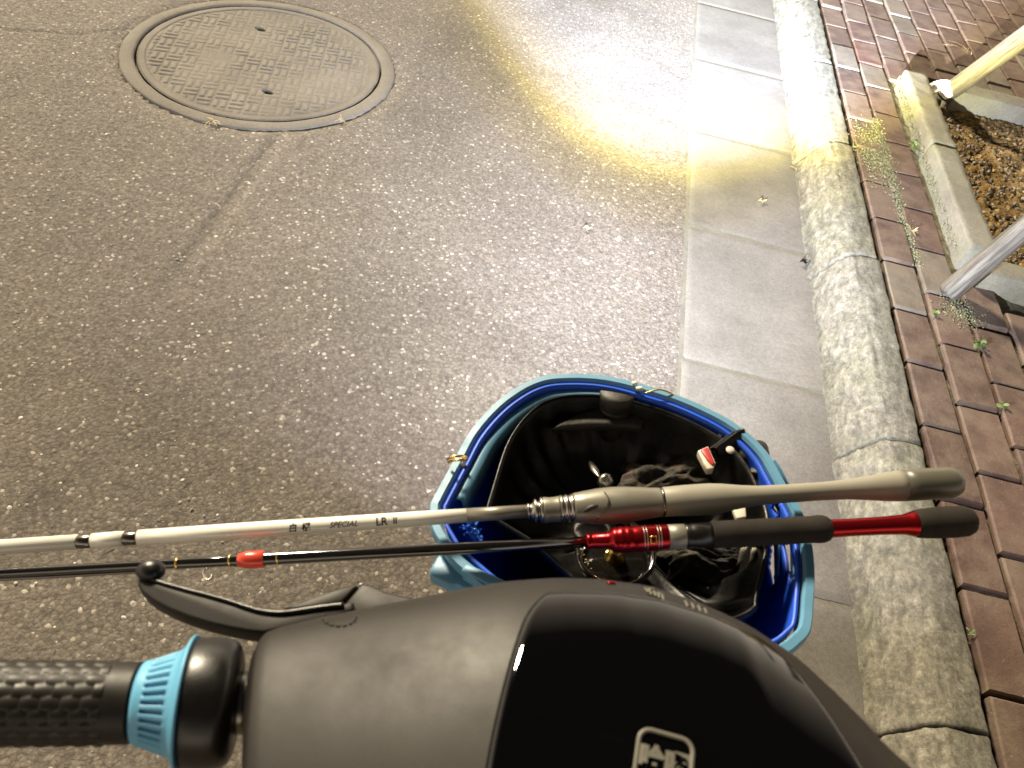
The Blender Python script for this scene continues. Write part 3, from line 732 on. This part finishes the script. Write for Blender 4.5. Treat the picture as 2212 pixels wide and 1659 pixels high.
# writing on the front lip of the housing, badge on the lid
def strip(pts, wd):                                                 # flat ribbon following pixel anchors on a surface
    return tube(pts, wd, 6, flat=1.)
def lip_bar(u0, v0, u1, v1, wd=.0009, lid_=False): 
    a = pix_shell(u0, v0, lid_); b = pix_shell(u1, v1, lid_); return tube([a.lerp(b, k/3) for k in range(4)], wd, 6)
bars = [(1352, 1279, 1366, 1291), (1366, 1280, 1376, 1296), (1372, 1281, 1386, 1283), (1384, 1285, 1392, 1299), (1398, 1289, 1405, 1303), (1402, 1290, 1420, 1296), (1414, 1294, 1420, 1308),
        (1478, 1312, 1486, 1326), (1492, 1317, 1500, 1331), (1506, 1322, 1514, 1336), (1520, 1328, 1527, 1341)]
bars = [(1393+(a-1352)*.6, b-8, 1393+(c-1352)*.6, d-11) if a < 1440 else (a+2, b-13, c, d-15) for a, b, c, d in bars]
bp('lip_lettering', join(*[lip_bar(*b, wd=.0007) for b in bars]), M['print'], housing)
bp('red_mark', lip_bar(1312, 1259, 1330, 1260, .0008), M['red'], housing)

def textvf(s, size, shear=0., off=0.):
    cu = bpy.data.curves.new('t', 'FONT'); cu.body = s; cu.size = size; cu.shear = shear; cu.align_x = 'CENTER'; cu.align_y = 'CENTER'; cu.offset = off; cu.resolution_u = 3
    o_ = bpy.data.objects.new('t', cu); COL.objects.link(o_); bpy.context.view_layer.update()
    me = bpy.data.meshes.new_from_object(o_.evaluated_get(bpy.context.evaluated_depsgraph_get()))
    bm = bmesh.new(); bm.from_mesh(me)
    for k in range(-6, 7):
        bmesh.ops.bisect_plane(bm, geom=bm.verts[:]+bm.edges[:]+bm.faces[:], plane_co=(0, size*.07*k, 0), plane_no=(0, 1, 0))
    for k in range(-14, 15):
        bmesh.ops.bisect_plane(bm, geom=bm.verts[:]+bm.edges[:]+bm.faces[:], plane_co=(size*.14*k, 0, 0), plane_no=(1, 0, 0))
    bm.to_mesh(me); bm.free()
    V = [v.co.copy() for v in me.vertices]; Fc = [list(p.vertices) for p in me.polygons]
    bpy.data.objects.remove(o_); bpy.data.curves.remove(cu); bpy.data.meshes.remove(me)
    return V, Fc
# badge
bcn = pix_shell(1434, 1646, True); ba = R(-14)
def bl(px, py):
    x = bcn.x+px*math.cos(ba)-py*math.sin(ba); y = bcn.y+px*math.sin(ba)+py*math.cos(ba); return Vector((x, y, lid_z(x, y)+.0009))
hw_ = .0102; rr = .0045; path = []
for cx_, cy_, a0 in ((hw_-rr, hw_-rr, 0), (-hw_+rr, hw_-rr, 90), (-hw_+rr, -hw_+rr, 180), (hw_-rr, -hw_+rr, 270)):
    for k in range(7): a = R(a0+15*k); path.append(bl(cx_+rr*math.cos(a), cy_+rr*math.sin(a)))
bp('badge_frame', tube(path, .0009, 8, closed=True, flat=.6), M['print'], lido)
V, Fc = textvf('哈啰', .0098, 0, .0005); bp('badge_lettering', ([bl(v.x, v.y-.0005) for v in V], Fc), M['print'], lido, fix=False)

# ---------------------------------------------------------------- basket
RZ = -.515
rimz = [(105, 740), (125, 690), (190, 570), (240, 480), (300, 370), (370, 280), (450, 200), (530, 140), (620, 90), (720, 60), (850, 52), (980, 58), (1100, 78), (1220, 110), (1340, 145), (1460, 190), (1580, 245), (1680, 300),
        (1780, 375), (1870, 470), (1930, 570), (1980, 660), (2030, 740), (2070, 830), (2095, 930), (2108, 1030), (2110, 1130), (2104, 1250), (2096, 1350), (2080, 1405), (2040, 1450), (1960, 1512), (1800, 1570), (1500, 1600),
        (1100, 1580), (800, 1500), (600, 1340), (440, 1210), (320, 1110), (210, 1010), (150, 920), (112, 840)]
rim_px = [(883.2+.41663*a, 783.4+.41663*b) for a, b in rimz]
RIM = smooth_path([PB(u, v, RZ) for u, v in rim_px], 8, True); NR = len(RIM)
RC = sum(RIM, Vector())/NR
print('basket', RC, 'x', min(p.x for p in RIM), max(p.x for p in RIM), 'y', min(p.y for p in RIM), max(p.y for p in RIM))
def inset(P, d):
    n = len(P); out = []
    for i in range(n):
        t_ = (P[(i+5) % n]-P[(i-5) % n]).normalized(); nn = Vector((-t_.y, t_.x, 0))
        if nn.dot(RC-P[i]) < 0: nn = -nn
        out.append(P[i]+nn*d)
    return out
def ringlevel(d, z): return [Vector((p.x, p.y, z)) for p in inset(RIM, d)]
def loftrings(rings):
    n = len(rings[0]); V = [p for r in rings for p in r]
    return V, [[i*n+k, i*n+(k+1) % n, (i+1)*n+(k+1) % n, (i+1)*n+k] for i in range(len(rings)-1) for k in range(n)]
BOT = Vector((RC.x+.003, RC.y-.018, -.72))
def wallring(t_, d=.012):
    r = inset(RIM, d); c = RC.lerp(BOT, t_); s = 1-.15*t_
    return [Vector((c.x+(p.x-RC.x)*s, c.y+(p.y-RC.y)*s, RZ-.002-(.180)*t_)) for p in r]
bsk = bp('basket', loftrings([ringlevel(.0085, RZ-.020), ringlevel(.002, RZ-.017), ringlevel(.0, RZ-.010), ringlevel(.0, RZ-.003), ringlevel(.0012, RZ), ringlevel(.0068, RZ+.0005), ringlevel(.0085, RZ-.002),
                                ringlevel(.0095, RZ-.012)]), M['rimblue'], smooth=False)
NW = 40; rings = [wallring(k/NW) for k in range(NW+1)]
V, Fc = loftrings(rings)
slots = [[(1888, 700), (1922, 712), (1934, 800), (1915, 818), (1892, 775)], [(1876, 940), (1898, 935), (1910, 1060), (1896, 1165), (1880, 1155), (1868, 1050)], [(1945, 935), (1986, 930), (2014, 1100), (1996, 1150), (1978, 1120), (1958, 1040)]]
slots = [[(883.2+.41663*a, 783.4+.41663*b) for a, b in q] for q in slots]
def inpoly(u, v, P):
    c = False; n = len(P)
    for i in range(n):
        (x1, y1), (x2, y2) = P[i], P[i-1]
        if (y1 > v) != (y2 > v) and u < (x2-x1)*(v-y1)/(y2-y1)+x1: c = not c
    return c
keep = []
for q in Fc:
    c = sum((V[i] for i in q), Vector())/4
    if not (c.x > RC.x+.06 and c.y > .18 and any(inpoly(*proj(c), P) for P in slots)): keep.append(q)
wo = bp('basket_wall', (V, keep), M['inblue'], bsk, fix=True); mod_solid(wo, .0028, 0)
bot = wallring(1.0); bp('basket_floor', slab(bot, (0, 0, -.003)), M['inblue'], bsk)
# second moulded band inside the front of the rim
ib0 = inset(RIM, .016); sel = [i for i in range(NR) if RIM[i].y > RC.y+.005 and RIM[i].x < RC.x-.005]
def band():
    sel2 = sorted(sel, key=lambda i: math.atan2(RIM[i].y-RC.y, RIM[i].x-RC.x)); V = []; Fc = []
    a = inset(RIM, .012); b = inset(RIM, .021); c = inset(RIM, .024)
    for i in sel2:
        w_ = .0012*math.sin(i*.08)
        V += [a[i]+Vector((0, 0, -.010+w_)), b[i]+Vector((0, 0, -.007+w_)), c[i]+Vector((0, 0, -.022))]
    for k in range(len(sel2)-1): Fc += [[3*k+j, 3*k+j+1, 3*k+4+j, 3*k+3+j] for j in range(2)]
    return V, Fc
bd = bp('inner_band', band(), M['rimblue'], bsk, fix=True); mod_solid(bd, .003, 0)
# mounting ears at the rear left corner
def zq(l): return [(883.2+.41663*a, 783.4+.41663*b) for a, b in l]
e1 = zq([(150, 995), (200, 990), (300, 1075), (430, 1150), (330, 1172), (240, 1168), (115, 1108), (103, 1082)])
e2 = zq([(300, 1035), (520, 1135), (640, 1160), (420, 1160), (268, 1072)])
x = bp('mounting_ear', slab([PB(u, v, RZ-.014) for u, v in e1], (0, 0, -.012)), M['rimblue'], bsk); mod_bevel(x, .002)
x = bp('mounting_ear', slab([PB(u, v, RZ+.001) for u, v in e2], (0, 0, -.016)), M['rimblue'], bsk); mod_bevel(x, .002)
# diagonal braces seen through the right side of the basket
for (a, b) in (((1895, 500), (1975, 640)), ((1925, 740), (1915, 1100)), ((2010, 780), (2000, 1100)), ((2080, 1080), (2040, 1370))):
    pa = PB(883.2+.41663*a[0], 783.4+.41663*a[1], RZ-.02); pb = PB(883.2+.41663*b[0], 783.4+.41663*b[1], RZ-.03); d = pb-pa; s_ = Vector((d.y, -d.x, 0)).normalized()*.0019
    x = bp('side_rib', slab([pa-s_*.5, pa+s_*.5, pa.lerp(pb, .4)+s_*1.2, pb+s_*.4, pb-s_*.4, pa.lerp(pb, .4)-s_*.9], (0, 0, -.01)), M['rimblue'], bsk); mod_bevel(x, .001)
# frame, fork, wheel, headlamp below
ht = Vector((.08, .13, -.45)); hb = Vector((.08, .21, -.68)); wc = Vector((.08, .30, -1.0))
wcw = B(wc); rad = .235; wc = wc + Vector((0, 0, (rad*.99-wcw.z)/BZ.z))
bp('head_tube', tube([Vector((.08, .10, -.38)), ht, hb], .018, 16), M['matte'])
for s_ in (-.045, .045): bp('fork_blade', tube([hb, hb+Vector((s_, .03, -.03)), wc+Vector((s_, 0, 0))], [.014, .012, .008], 10), M['matte'])
tyre = bp('front_wheel', tube([wc+Vector((0, math.cos(a)*(rad-.018), math.sin(a)*(rad-.018))) for a in np.linspace(0, 2*math.pi, 64, endpoint=False)], .018, 12, closed=True), M['rubber'])
bp('wheel_rim', tube([wc+Vector((0, math.cos(a)*(rad-.040), math.sin(a)*(rad-.040))) for a in np.linspace(0, 2*math.pi, 64, endpoint=False)], .009, 8, closed=True), M['darkmetal'], tyre)
bp('hub', lathe([(-.045, .012), (-.04, .02), (.04, .02), (.045, .012)], wc, AX, 20), M['darkmetal'], tyre)
spk = [tube([wc+Vector((.02*(-1)**k, math.cos(a)*.02, math.sin(a)*.02)), wc+Vector((0, math.cos(a)*(rad-.044), math.sin(a)*(rad-.044)))], .0011, 5) for k, a in enumerate(np.linspace(0, 6.2832, 28, endpoint=False))]
bp('spokes', join(*spk), M['darkmetal'], tyre)
# lamp housing just behind the light source, in world axes
hb_w = HL - HA*.03
lm = mk('headlight', lathe([(-.05, .010), (-.045, .022), (-.02, .030), (.02, .032), (.024, .030), (.022, .026), (.0, .018)], hb_w, HA, 32, cap=False), M['blackp'], bike)
M['lens'] = mat('lit_lens', (1, 1, 1), .3); b_ = M['lens'].node_tree.nodes['Principled BSDF']; b_.inputs['Emission Color'].default_value = (.85, .92, 1, 1); b_.inputs['Emission Strength'].default_value = 6
mk('lens', lathe([(-.001, .018), (.0, .018)], hb_w, HA, 24), M['lens'], lm)

# ---------------------------------------------------------------- things in the basket
def bgd(p):
    a = math.degrees(math.atan2(p.y-RC.y, p.x-RC.x)) % 360
    return interp(a, [0, 25, 60, 90, 125, 150, 180, 215, 250, 290, 320, 345, 360], [.019, .0155, .0150, .0160, .021, .029, .040, .054, .045, .03, .036, .028, .019])
def _bag():
    n = len(RIM); out = []
    for i in range(0, n, 4):
        t_ = (RIM[(i+9) % n]-RIM[(i-9) % n]).normalized(); nn = Vector((-t_.y, t_.x, 0)); nn = nn if nn.dot(RC-RIM[i]) > 0 else -nn
        q = RIM[i]+nn*bgd(RIM[i]); out.append(Vector((q.x, q.y, -.521)))
    for _ in range(3): out = [(out[i-1]+out[i]*2+out[(i+1) % len(out)])/4 for i in range(len(out))]
    return smooth_path(out, 2, True)
BG = _bag()
gc = sum(BG, Vector())/len(BG)
def bagring(s, z, w_=0):
    out = []
    for i, p in enumerate(BG):
        f = 1+w_*.02*math.sin(i*.9)+w_*.025*noise.noise(Vector((i*.35, z*30, 0))); out.append(Vector((gc.x+(p.x-gc.x)*s*f, gc.y+(p.y-gc.y)*s*f, z+w_*.003*noise.noise(Vector((i*.2, s*9, 2))))))
    return out
bag_o = thing('black_bag', 'open black fishing bag filling the blue basket with its mouth upwards', 'bag', B((gc.x, gc.y, -.71)))
mk('bag_body', loftrings([bagring(.55, -.685), bagring(.70, -.67), bagring(.76, -.60), bagring(.88, -.55), bagring(.985, -.529), bagring(.98, -.522), bagring(.965, -.519), bagring(.945, -.523), bagring(.91, -.535, .5), bagring(.84, -.556, 1), bagring(.70, -.576, 1.5), bagring(.45, -.584, 2), bagring(.2, -.584, 2), bagring(.02, -.582)]), M['bag'], bag_o, bike=True)
def zb(a, b, z): return PB(883.2+.41663*a, 783.4+.41663*b, z)
# lid flap with dark cap at the front of the bag
x = mk('bag_flap', slab([zb(a, b, -.534) for a, b in [(735, 340), (810, 290), (900, 250), (1010, 228), (1130, 238), (1200, 262), (1222, 300), (1210, 330), (1100, 322), (950, 320), (820, 330)]], (0, 0, -.01)), M['bagfold'], bag_o, bike=True); mod_bevel(x, .003, 3)
cap_ = thing('dark_jar', 'grey black screw jar standing just inside the front rim of the basket', 'jar', B(zb(1085, 180, -.60)))
mk('jar_body', lathe([(-.05, .0145), (-.02, .016), (-.004, .016)], zb(1078, 196, -.530), (0.05, .25, 1), 32), M['bagfold'], cap_, bike=True)
mk('jar_cap', lathe([(-.004, .0172), (.008, .0172), (.0105, .0155), (.0108, .004)], zb(1078, 196, -.530), (0.05, .25, 1), 40, lambda s, r, a: r*(1+(.018 if r > .0171 and (a*14/math.pi) % 1 < .5 else 0))), M['bagfold'], cap_, bike=True)
# camouflage cloth crumpled on the right
def cloth(a0, a1, b0, b1, z, amp, nx=46, ny=40, seed=0):
    def fn(s, t_):
        p = zb(a0+(a1-a0)*s+40*math.sin(t_*5+seed), b0+(b1-b0)*t_+30*math.sin(s*6+seed), z)
        p.z += amp*noise.fractal(Vector((s*3.2+seed, t_*3.2, 0)), 1, 2, 4)-.02*(abs(s-.5)*2)**3-.02*(abs(t_-.5)*2)**3; return p
    return gridf(nx, ny, fn)
x = mk('camouflage_cloth', cloth(1080, 1640, 420, 700, -.548, .010), M['camo'], bike=True, fix=True); mod_solid(x, .0015); tag(x, 'crumpled camouflage cloth lying in the bag behind the grey rod handle', 'cloth')
x = mk('camouflage_cloth', cloth(1330, 1820, 900, 1060, -.552, .010, seed=4), M['camo'], bike=True, fix=True); mod_solid(x, .0015); tag(x, 'dim fold of camouflage cloth in the bag below the black foam grip', 'cloth')
# tackle bundle: black ribbed strap around red and white packets
tb = thing('tackle_bundle', 'black ribbed strap round red and white packets at the right front of the basket', 'tackle', B(zb(1640, 430, -.56)))
def zslab(l, z, th): return slab([zb(a, b, z) for a, b in l], (0, 0, -th))
x = mk('packet', zslab([(1578, 330), (1625, 318), (1650, 352), (1672, 372), (1610, 392), (1598, 370)], -.524, .008), M['packred'], tb, bike=True); mod_bevel(x, .0012)
x = mk('packet', zslab([(1600, 352), (1640, 345), (1668, 366), (1612, 388)], -.5225, .006), M['packwhite'], tb, bike=True); mod_bevel(x, .0008)
x = mk('packet', zslab([(1498, 455), (1552, 432), (1592, 520), (1580, 548), (1548, 552), (1530, 520)], -.524, .008), M['packwhite'], tb, bike=True); mod_bevel(x, .0008)
x = mk('packet', zslab([(1512, 450), (1552, 434), (1588, 518), (1576, 532), (1548, 505)], -.5225, .006), M['packred'], tb, bike=True); mod_bevel(x, .001)
def ribbed():
    c = [zb(1560, 445, -.522), zb(1690, 350, -.518), zb(1765, 400, -.522), zb(1615, 500, -.526)]
    n = 60
    def fn(s, t_):
        p = c[0].lerp(c[1], s).lerp(c[3].lerp(c[2], s), t_); p.z += .006*math.sin(math.pi*t_)+.0010*abs(math.sin(s*60)); return p
    V, Fc = gridf(n*3, 14, fn); return V, Fc
x = mk('ribbed_strap', ribbed(), M['bag'], tb, bike=True, fix=True); mod_solid(x, .004)
x = mk('strap_tail', tube(smooth_path([zb(1760, 430, -.526), zb(1820, 520, -.528), zb(1835, 600, -.531), zb(1800, 650, -.535)], 6), [.012+.003*math.sin(i*.7) for i in range(19)], 14, flat=.5), M['bagfold'], tb, bike=True)
x = mk('price_dot', ball(zb(1666, 453, -.514), .0035, (1, 1.1, .5)), M['packwhite'], tb, bike=True)
x = mk('paper_packet', zslab([(1680, 750), (1745, 735), (1752, 800), (1700, 808)], -.528, .006), M['packwhite'], bike=True); mod_bevel(x, .001); tag(x, 'cream packet peeking out between the two rod handles at the right', 'packet')
x = mk('paper_packet', zslab([(1722, 960), (1756, 955), (1735, 1010), (1706, 1035)], -.532, .004), M['packwhite'], bike=True); tag(x, 'narrow cream packet sliver below the black foam grip, left of the two', 'packet')
x = mk('paper_packet', zslab([(1780, 960), (1805, 958), (1790, 1010), (1765, 1025)], -.532, .004), M['packwhite'], bike=True); tag(x, 'narrow cream packet sliver below the black foam grip, right of the two', 'packet')
# crumpled blue film at the left and wire ties
def film():
    c = [zb(255, 850, -.53), zb(350, 815, -.53), zb(380, 925, -.535), zb(320, 930, -.535)]
    def fn(s, t_):
        p = c[0].lerp(c[1], s).lerp(c[3].lerp(c[2], s), t_); p.z += .008*noise.fractal(Vector((s*4, t_*4, 7)), 1, 2, 4); p.x += .002*math.sin(t_*17); p.y += .002*math.sin(s*13); return p
    return gridf(24, 24, fn)
x = mk('blue_plastic_film', film(), M['bluebag'], bike=True, smooth=False, fix=True); tag(x, 'crumpled pale blue plastic film tucked inside the left end of the basket', 'plastic film')
x = mk('wire_tie', tube(smooth_path([zb(200, 500, -.508), zb(225, 488, -.503), zb(270, 484, -.503), zb(300, 490, -.507), zb(285, 503, -.503), zb(240, 505, -.503), zb(205, 515, -.510)], 6), .0011, 8), M['gold'], bike=True); tag(x, 'gold wire tie looped over the left rim of the basket', 'wire tie')
x = mk('thread_ends', join(*[tube(smooth_path([zb(288, 500, -.51), zb(285+d, 545, -.52), zb(275+d*2, 600+abs(d), -.535)], 5), .0009, 6) for d in (-14, -4, 8)]), M['packwhite'], bike=True); tag(x, 'frayed pale threads hanging inside the left rim below the wire tie', 'thread')
x = mk('fishing_line', tube(smooth_path([zb(1225, 158, -.512), zb(1300, 140, -.510), zb(1370, 165, -.515), zb(1440, 215, -.53)], 8), .0008, 6), M['gold'], bike=True); tag(x, 'thin golden line lying along the inside of the front rim', 'line')
for (a, b, s_, lab) in ((1170, 103, 1., 'upper'), (1195, 130, 1.3, 'lower')):
    x = mk('paper_scrap', slab([zb(a-14*s_, b-6, RZ+.004), zb(a+10*s_, b-8, RZ+.004), zb(a+16*s_, b+6, RZ+.004), zb(a-8*s_, b+8, RZ+.004)], (0, 0, -.0025)), M['packwhite'], bike=True); tag(x, f'tiny tan paper scrap stuck on the front rim, the {lab} one', 'scrap')
# ---------------------------------------------------------------- fishing rods
def rodpos(u, ends, z):
    (ua, va), (ub, vb) = ends; a = PB(ua, va, z); b = PB(ub, vb, z); lo, hi = -1., 2.
    for _ in range(50):
        m_ = (lo+hi)/2
        if proj(a.lerp(b, m_))[0] < u: lo = m_
        else: hi = m_
    return a.lerp(b, (lo+hi)/2)
class Rod:
    def __init__(s, ends, z, th): s.e = ends; s.z = z; s.th = th; s.D = (PB(*ends[1], z)-PB(*ends[0], z)).normalized(); s.P0 = PB(*ends[0], z)
    def prof(s, pts):
        out = []
        for u, hw in pts:
            p = rodpos(u, s.e, s.z); out.append(((p-s.P0).dot(s.D), hw*depth(p)/FP))
        return out
    def part(s, name, pts, m, seg=40, parent=None, rf=None, cap=True):
        return mk(name, lathe(s.prof(pts), s.P0, s.D, seg, rf, cap), m, parent or s.th, bike=True)
Z1 = -.500; E1 = ((0, 1182), (2070, 1041))
wr = thing('fishing_rod', 'white casting rod with pale grey handle lying across the blue basket', 'fishing rod', B(PB(1300, 1090, Z1)), 'fishing rods across the basket')
W_ = Rod(E1, Z1, wr)
bk = W_.part('blank', [(-700, 15), (167, 16.4), (168, 13.5), (199, 13.5), (200, 16.6), (266, 17), (267, 14), (299, 14), (300, 17.4), (500, 17.6), (900, 16.2), (1010, 15.2)], M['whiterod'])
W_.part('grey_blank_end', [(1008, 15.3), (1141, 14.2)], M['satin'])
for u0, u1 in ((168.5, 198.5), (268, 298)):
    W_.part('guide_wrap', [(u0, 14.6), (u0+1, 15.2), (u1-1, 15.2), (u1, 14.6)], M['darkmetal'])
W_.part('winding_check', [(1139, 14), (1140, 17), (1143, 17.3), (1144, 15.5), (1149, 15.5), (1150, 18), (1153, 18), (1154, 24), (1158, 26), (1160, 24), (1161, 20), (1166, 20), (1167, 27), (1170, 29), (1173, 27.5)], M['chrome'], 48)
W_.part('seat_front', [(1172, 27), (1176, 28), (1190, 26.5), (1205, 27.5), (1211, 28.5)], M['satin'], 48)
W_.part('seat_rings', [(1210, 28), (1211, 30), (1215, 30), (1216, 28.2), (1221, 28.2), (1222, 30.5), (1226, 30.5), (1227, 28.6), (1233, 28.8), (1234, 31), (1238, 31), (1239, 29)], M['chrome'], 48)
def seatrf(s, r, a): return r*(1+.03*math.cos(2*a))
seat = W_.part('reel_seat', [(1238, 30), (1242, 32), (1265, 35), (1290, 38), (1320, 39.5), (1350, 38.5), (1380, 35.5), (1405, 32.5), (1424, 31), (1427, 31)], M['satin'], 64, rf=seatrf)
W_.part('split_ring', [(1426, 30), (1427, 32), (1431, 32), (1433, 30)], M['darkmetal'], 48)
W_.part('grip', [(1431, 30.5), (1434, 32), (1480, 33.5), (1530, 33.5), (1560, 31), (1600, 25), (1640, 21), (1700, 19.8), (1780, 19.8), (1830, 21.5), (1870, 25.5), (1905, 30), (1935, 32.8), (1950, 33.6)], M['handlewhite'], 48)
W_.part('butt', [(1948, 33.6), (1975, 34.2), (2010, 34.2), (2045, 34), (2058, 32), (2068, 27.5), (2073, 20), (2075, 5)], M['handlegrey'], 48)
# teardrop window and curved seam on the seat
def onrod(u, dv, r_extra=1.0, rod=W_, hwf=None):
    p = rodpos(u, rod.e, rod.z); hw = hwf(u); k = max(-.98, min(.98, dv/hw)); sc = depth(p)/FP
    up = Vector((0, math.sin(PIT), math.cos(PIT))); tow = Vector((0, -math.cos(PIT), math.sin(PIT)))
    s_ = rod.D; up = (up-s_*up.dot(s_)).normalized(); tow = (tow-s_*tow.dot(s_)).normalized()
    return p+(up*k+tow*math.sqrt(1-k*k))*hw*sc*r_extra
seathw = lambda u: interp(u, [1238, 1242, 1265, 1290, 1320, 1350, 1380, 1405, 1424], [30, 32, 35, 38, 39.5, 38.5, 35.5, 32.5, 31])*1.02
mk('seat_seam', tube(smooth_path([onrod(u, d, 1.0, W_, seathw) for u, d in [(1304, 34), (1310, 20), (1306, 8), (1298, -6), (1286, -18), (1280, -30)]], 6), .00055, 8), M['darkmetal'], seat, bike=True)
mk('seat_window', tube(smooth_path([onrod(u, d, .995, W_, seathw) for u, d in [(1256, -4), (1264, 1), (1276, 6), (1286, 8)]], 5), [.0005+.0016*math.sin(math.pi*i/15) for i in range(16)], 10), M['ink'], seat, bike=True)
bhw = lambda u: interp(u, [-700, 500, 900, 1141], [15, 17.6, 16.2, 14.2])
def rodtext(s, uc, size_px, shear=0., off=0., dv0=0., parent=None, m='ink'):
    V, Fc = textvf(s, 1., shear, off); out = []
    for v in V: out.append(onrod(uc+v.x*size_px, v.y*size_px+dv0, 1.03, W_, bhw))
    mk('lettering', (out, Fc), M[m], bk, bike=True, fix=False)
rodtext('白', 636, 19, .1, .02); rodtext('棍', 664, 19, .1, .02); rodtext('SPECIAL', 744, 17, .35, .008, 1); rodtext('LR', 826, 23, 0, .02, 1); rodtext('II', 855, 19, 0, .02, 1)
# reel crank behind the seat
cr_ = mk('crank', tube(smooth_path([zb(938, 512, -.530), zb(960, 550, -.525), zb(985, 590, -.52), zb(1010, 612, -.515)], 6), [.0010+.0030*math.sin(math.pi*min(1, i/12)) for i in range(19)], 10, flat=.6), M['darkmetal'], wr, bike=True)
mk('crank_nut', lathe([(-.004, .003), (-.003, .006), (.001, .0068), (.002, .005), (.004, .0052), (.006, .003)], zb(1018, 615, -.520), (.5, -.7, .2), 20), M['chrome'], cr_, bike=True)

Z2 = -.500; E2 = ((0, 1238), (2100, 1125))
rd = thing('fishing_rod', 'black and red casting rod with dark foam grips lying below the white rod', 'fishing rod', B(PB(1300, 1168, Z2)), 'fishing rods across the basket')
D_ = Rod(E2, Z2, rd)
D_.part('blank', [(-700, 8.5), (0, 9.5), (380, 11), (384, 12.3), (470, 12), (500, 12.5), (512, 14), (572, 14.5), (600, 14), (900, 13.2), (1268, 12)], M['blank'])
mk('tip_section', tube([PB(-700, 1290, Z2-.004), PB(60, 1247, Z2-.004), PB(330, 1232, Z2-.003)], [.0016, .0018, .0018], 10), M['darkmetal'], rd, bike=True)
for u in (384, 498, 601): D_.part('gold_band', [(u-2, 13), (u-1.5, 14.3), (u+1.5, 14.3), (u+2, 13)], M['gold'])
D_.part('red_wrap', [(513, 11), (515, 14), (531, 18), (534, 18.6), (570, 18.6), (572, 17)], M['redwrap'])
D_.part('red_seat', [(1266, 14), (1267, 16.5), (1276, 16.5), (1277, 15.5), (1281, 15.5), (1282, 16.5), (1310, 16.8), (1316, 19), (1322, 24), (1328, 27.5), (1334, 26), (1337, 28), (1343, 29), (1349, 27), (1352, 28.5), (1360, 28.5), (1364, 26.5), (1368, 28), (1384, 28)] +
        [(1440, 28), (1442, 27)], M['red'], 56)
for u in (1388, 1394, 1418, 1424): D_.part('silver_line', [(u-.9, 27.5), (u-.8, 28.5), (u+.8, 28.5), (u+.9, 27.5)], M['chrome'], 48)
D_.part('silver_collar', [(1441, 25), (1442, 27.2), (1478, 26.5), (1480, 24)], M['satin'], 48)
D_.part('black_collar', [(1478, 25), (1482, 27), (1488, 25), (1494, 27), (1540, 27.5)], M['blackp'], 48)
D_.part('fore_grip', [(1535, 27), (1538, 29), (1600, 29), (1700, 28.8), (1755, 28.8), (1765, 30), (1778, 29.5), (1786, 27), (1792, 22), (1794, 15)], M['foam'], 48)
D_.part('red_tube', [(1788, 21), (1795, 20), (1840, 19), (1900, 19.5), (1950, 21.5), (1966, 25.5), (1972, 27.5), (1976, 27.5), (1978, 24)], M['red'], 48)
D_.part('butt_grip', [(1974, 26), (1977, 29), (1990, 31.5), (2020, 33.5), (2060, 34), (2085, 32.5), (2098, 27), (2105, 17), (2108, 5)], M['foam'], 48)
sqh = lambda u: 28.3
sq = [onrod(u, d, 1.0, D_, sqh) for u, d in [(1400, 9), (1412, 9), (1412, -6), (1400, -6)]]
mk('square_emblem', tube(sq, .0005, 6, closed=True), M['gold'], rd, bike=True)
# line guide foot
mk('guide_ring', tube([PB(448+9*math.cos(a)+3*math.sin(a), 1240+12*math.sin(a)*1-2*math.cos(a), Z2-.012) for a in np.linspace(.3, 5.2, 20)], .0008, 6), M['chrome'], rd, bike=True)
mk('guide_ring', tube([PB(210, 1210, Z1-.008), PB(228, 1197, Z1-.006), PB(246, 1187, Z1-.003)], [.0008, .0013, .0008], 6), M['whiterod'], wr, bike=True)
# reel under the red seat
rc = PB(1330, 1192, -.545)
rl = mk('reel', tube([rc+Vector((math.cos(a)*.030, math.sin(a)*.030, 0)) for a in np.linspace(0, 6.2832, 56, endpoint=False)], .0022, 10, closed=True), M['blank'], rd, bike=True)
mk('reel_hub', lathe([(-.018, .008), (-.006, .008), (-.004, .006), (.003, .005), (.004, .002)], rc, (0, 0, 1), 32), M['gold'], rl, bike=True)
mk('reel_body', lathe([(-.026, .020), (-.022, .029), (-.010, .029), (-.008, .025), (-.007, .012)], rc, (0, 0, 1), 48), M['blank'], rl, bike=True)
mk('reel_beads', join(*[ball(rc+Vector((math.cos(a)*.0255, math.sin(a)*.0255, .001)), .0009, nu=8, nv=6) for a in np.linspace(2.4, 3.8, 9)]), M['gold'], rl, bike=True)
mk('reel_knob', ball(PB(1278, 1146, -.520), .0125, (1.2, .9, .6)), M['chrome'], rl, bike=True)
mk('reel_foot', tube([rc+Vector((0, .01, -.008)), PB(1330, 1165, -.512)], .004, 8), M['darkmetal'], rl, bike=True)
for o in bpy.data.objects:
    if '_o' in o: del o['_o']
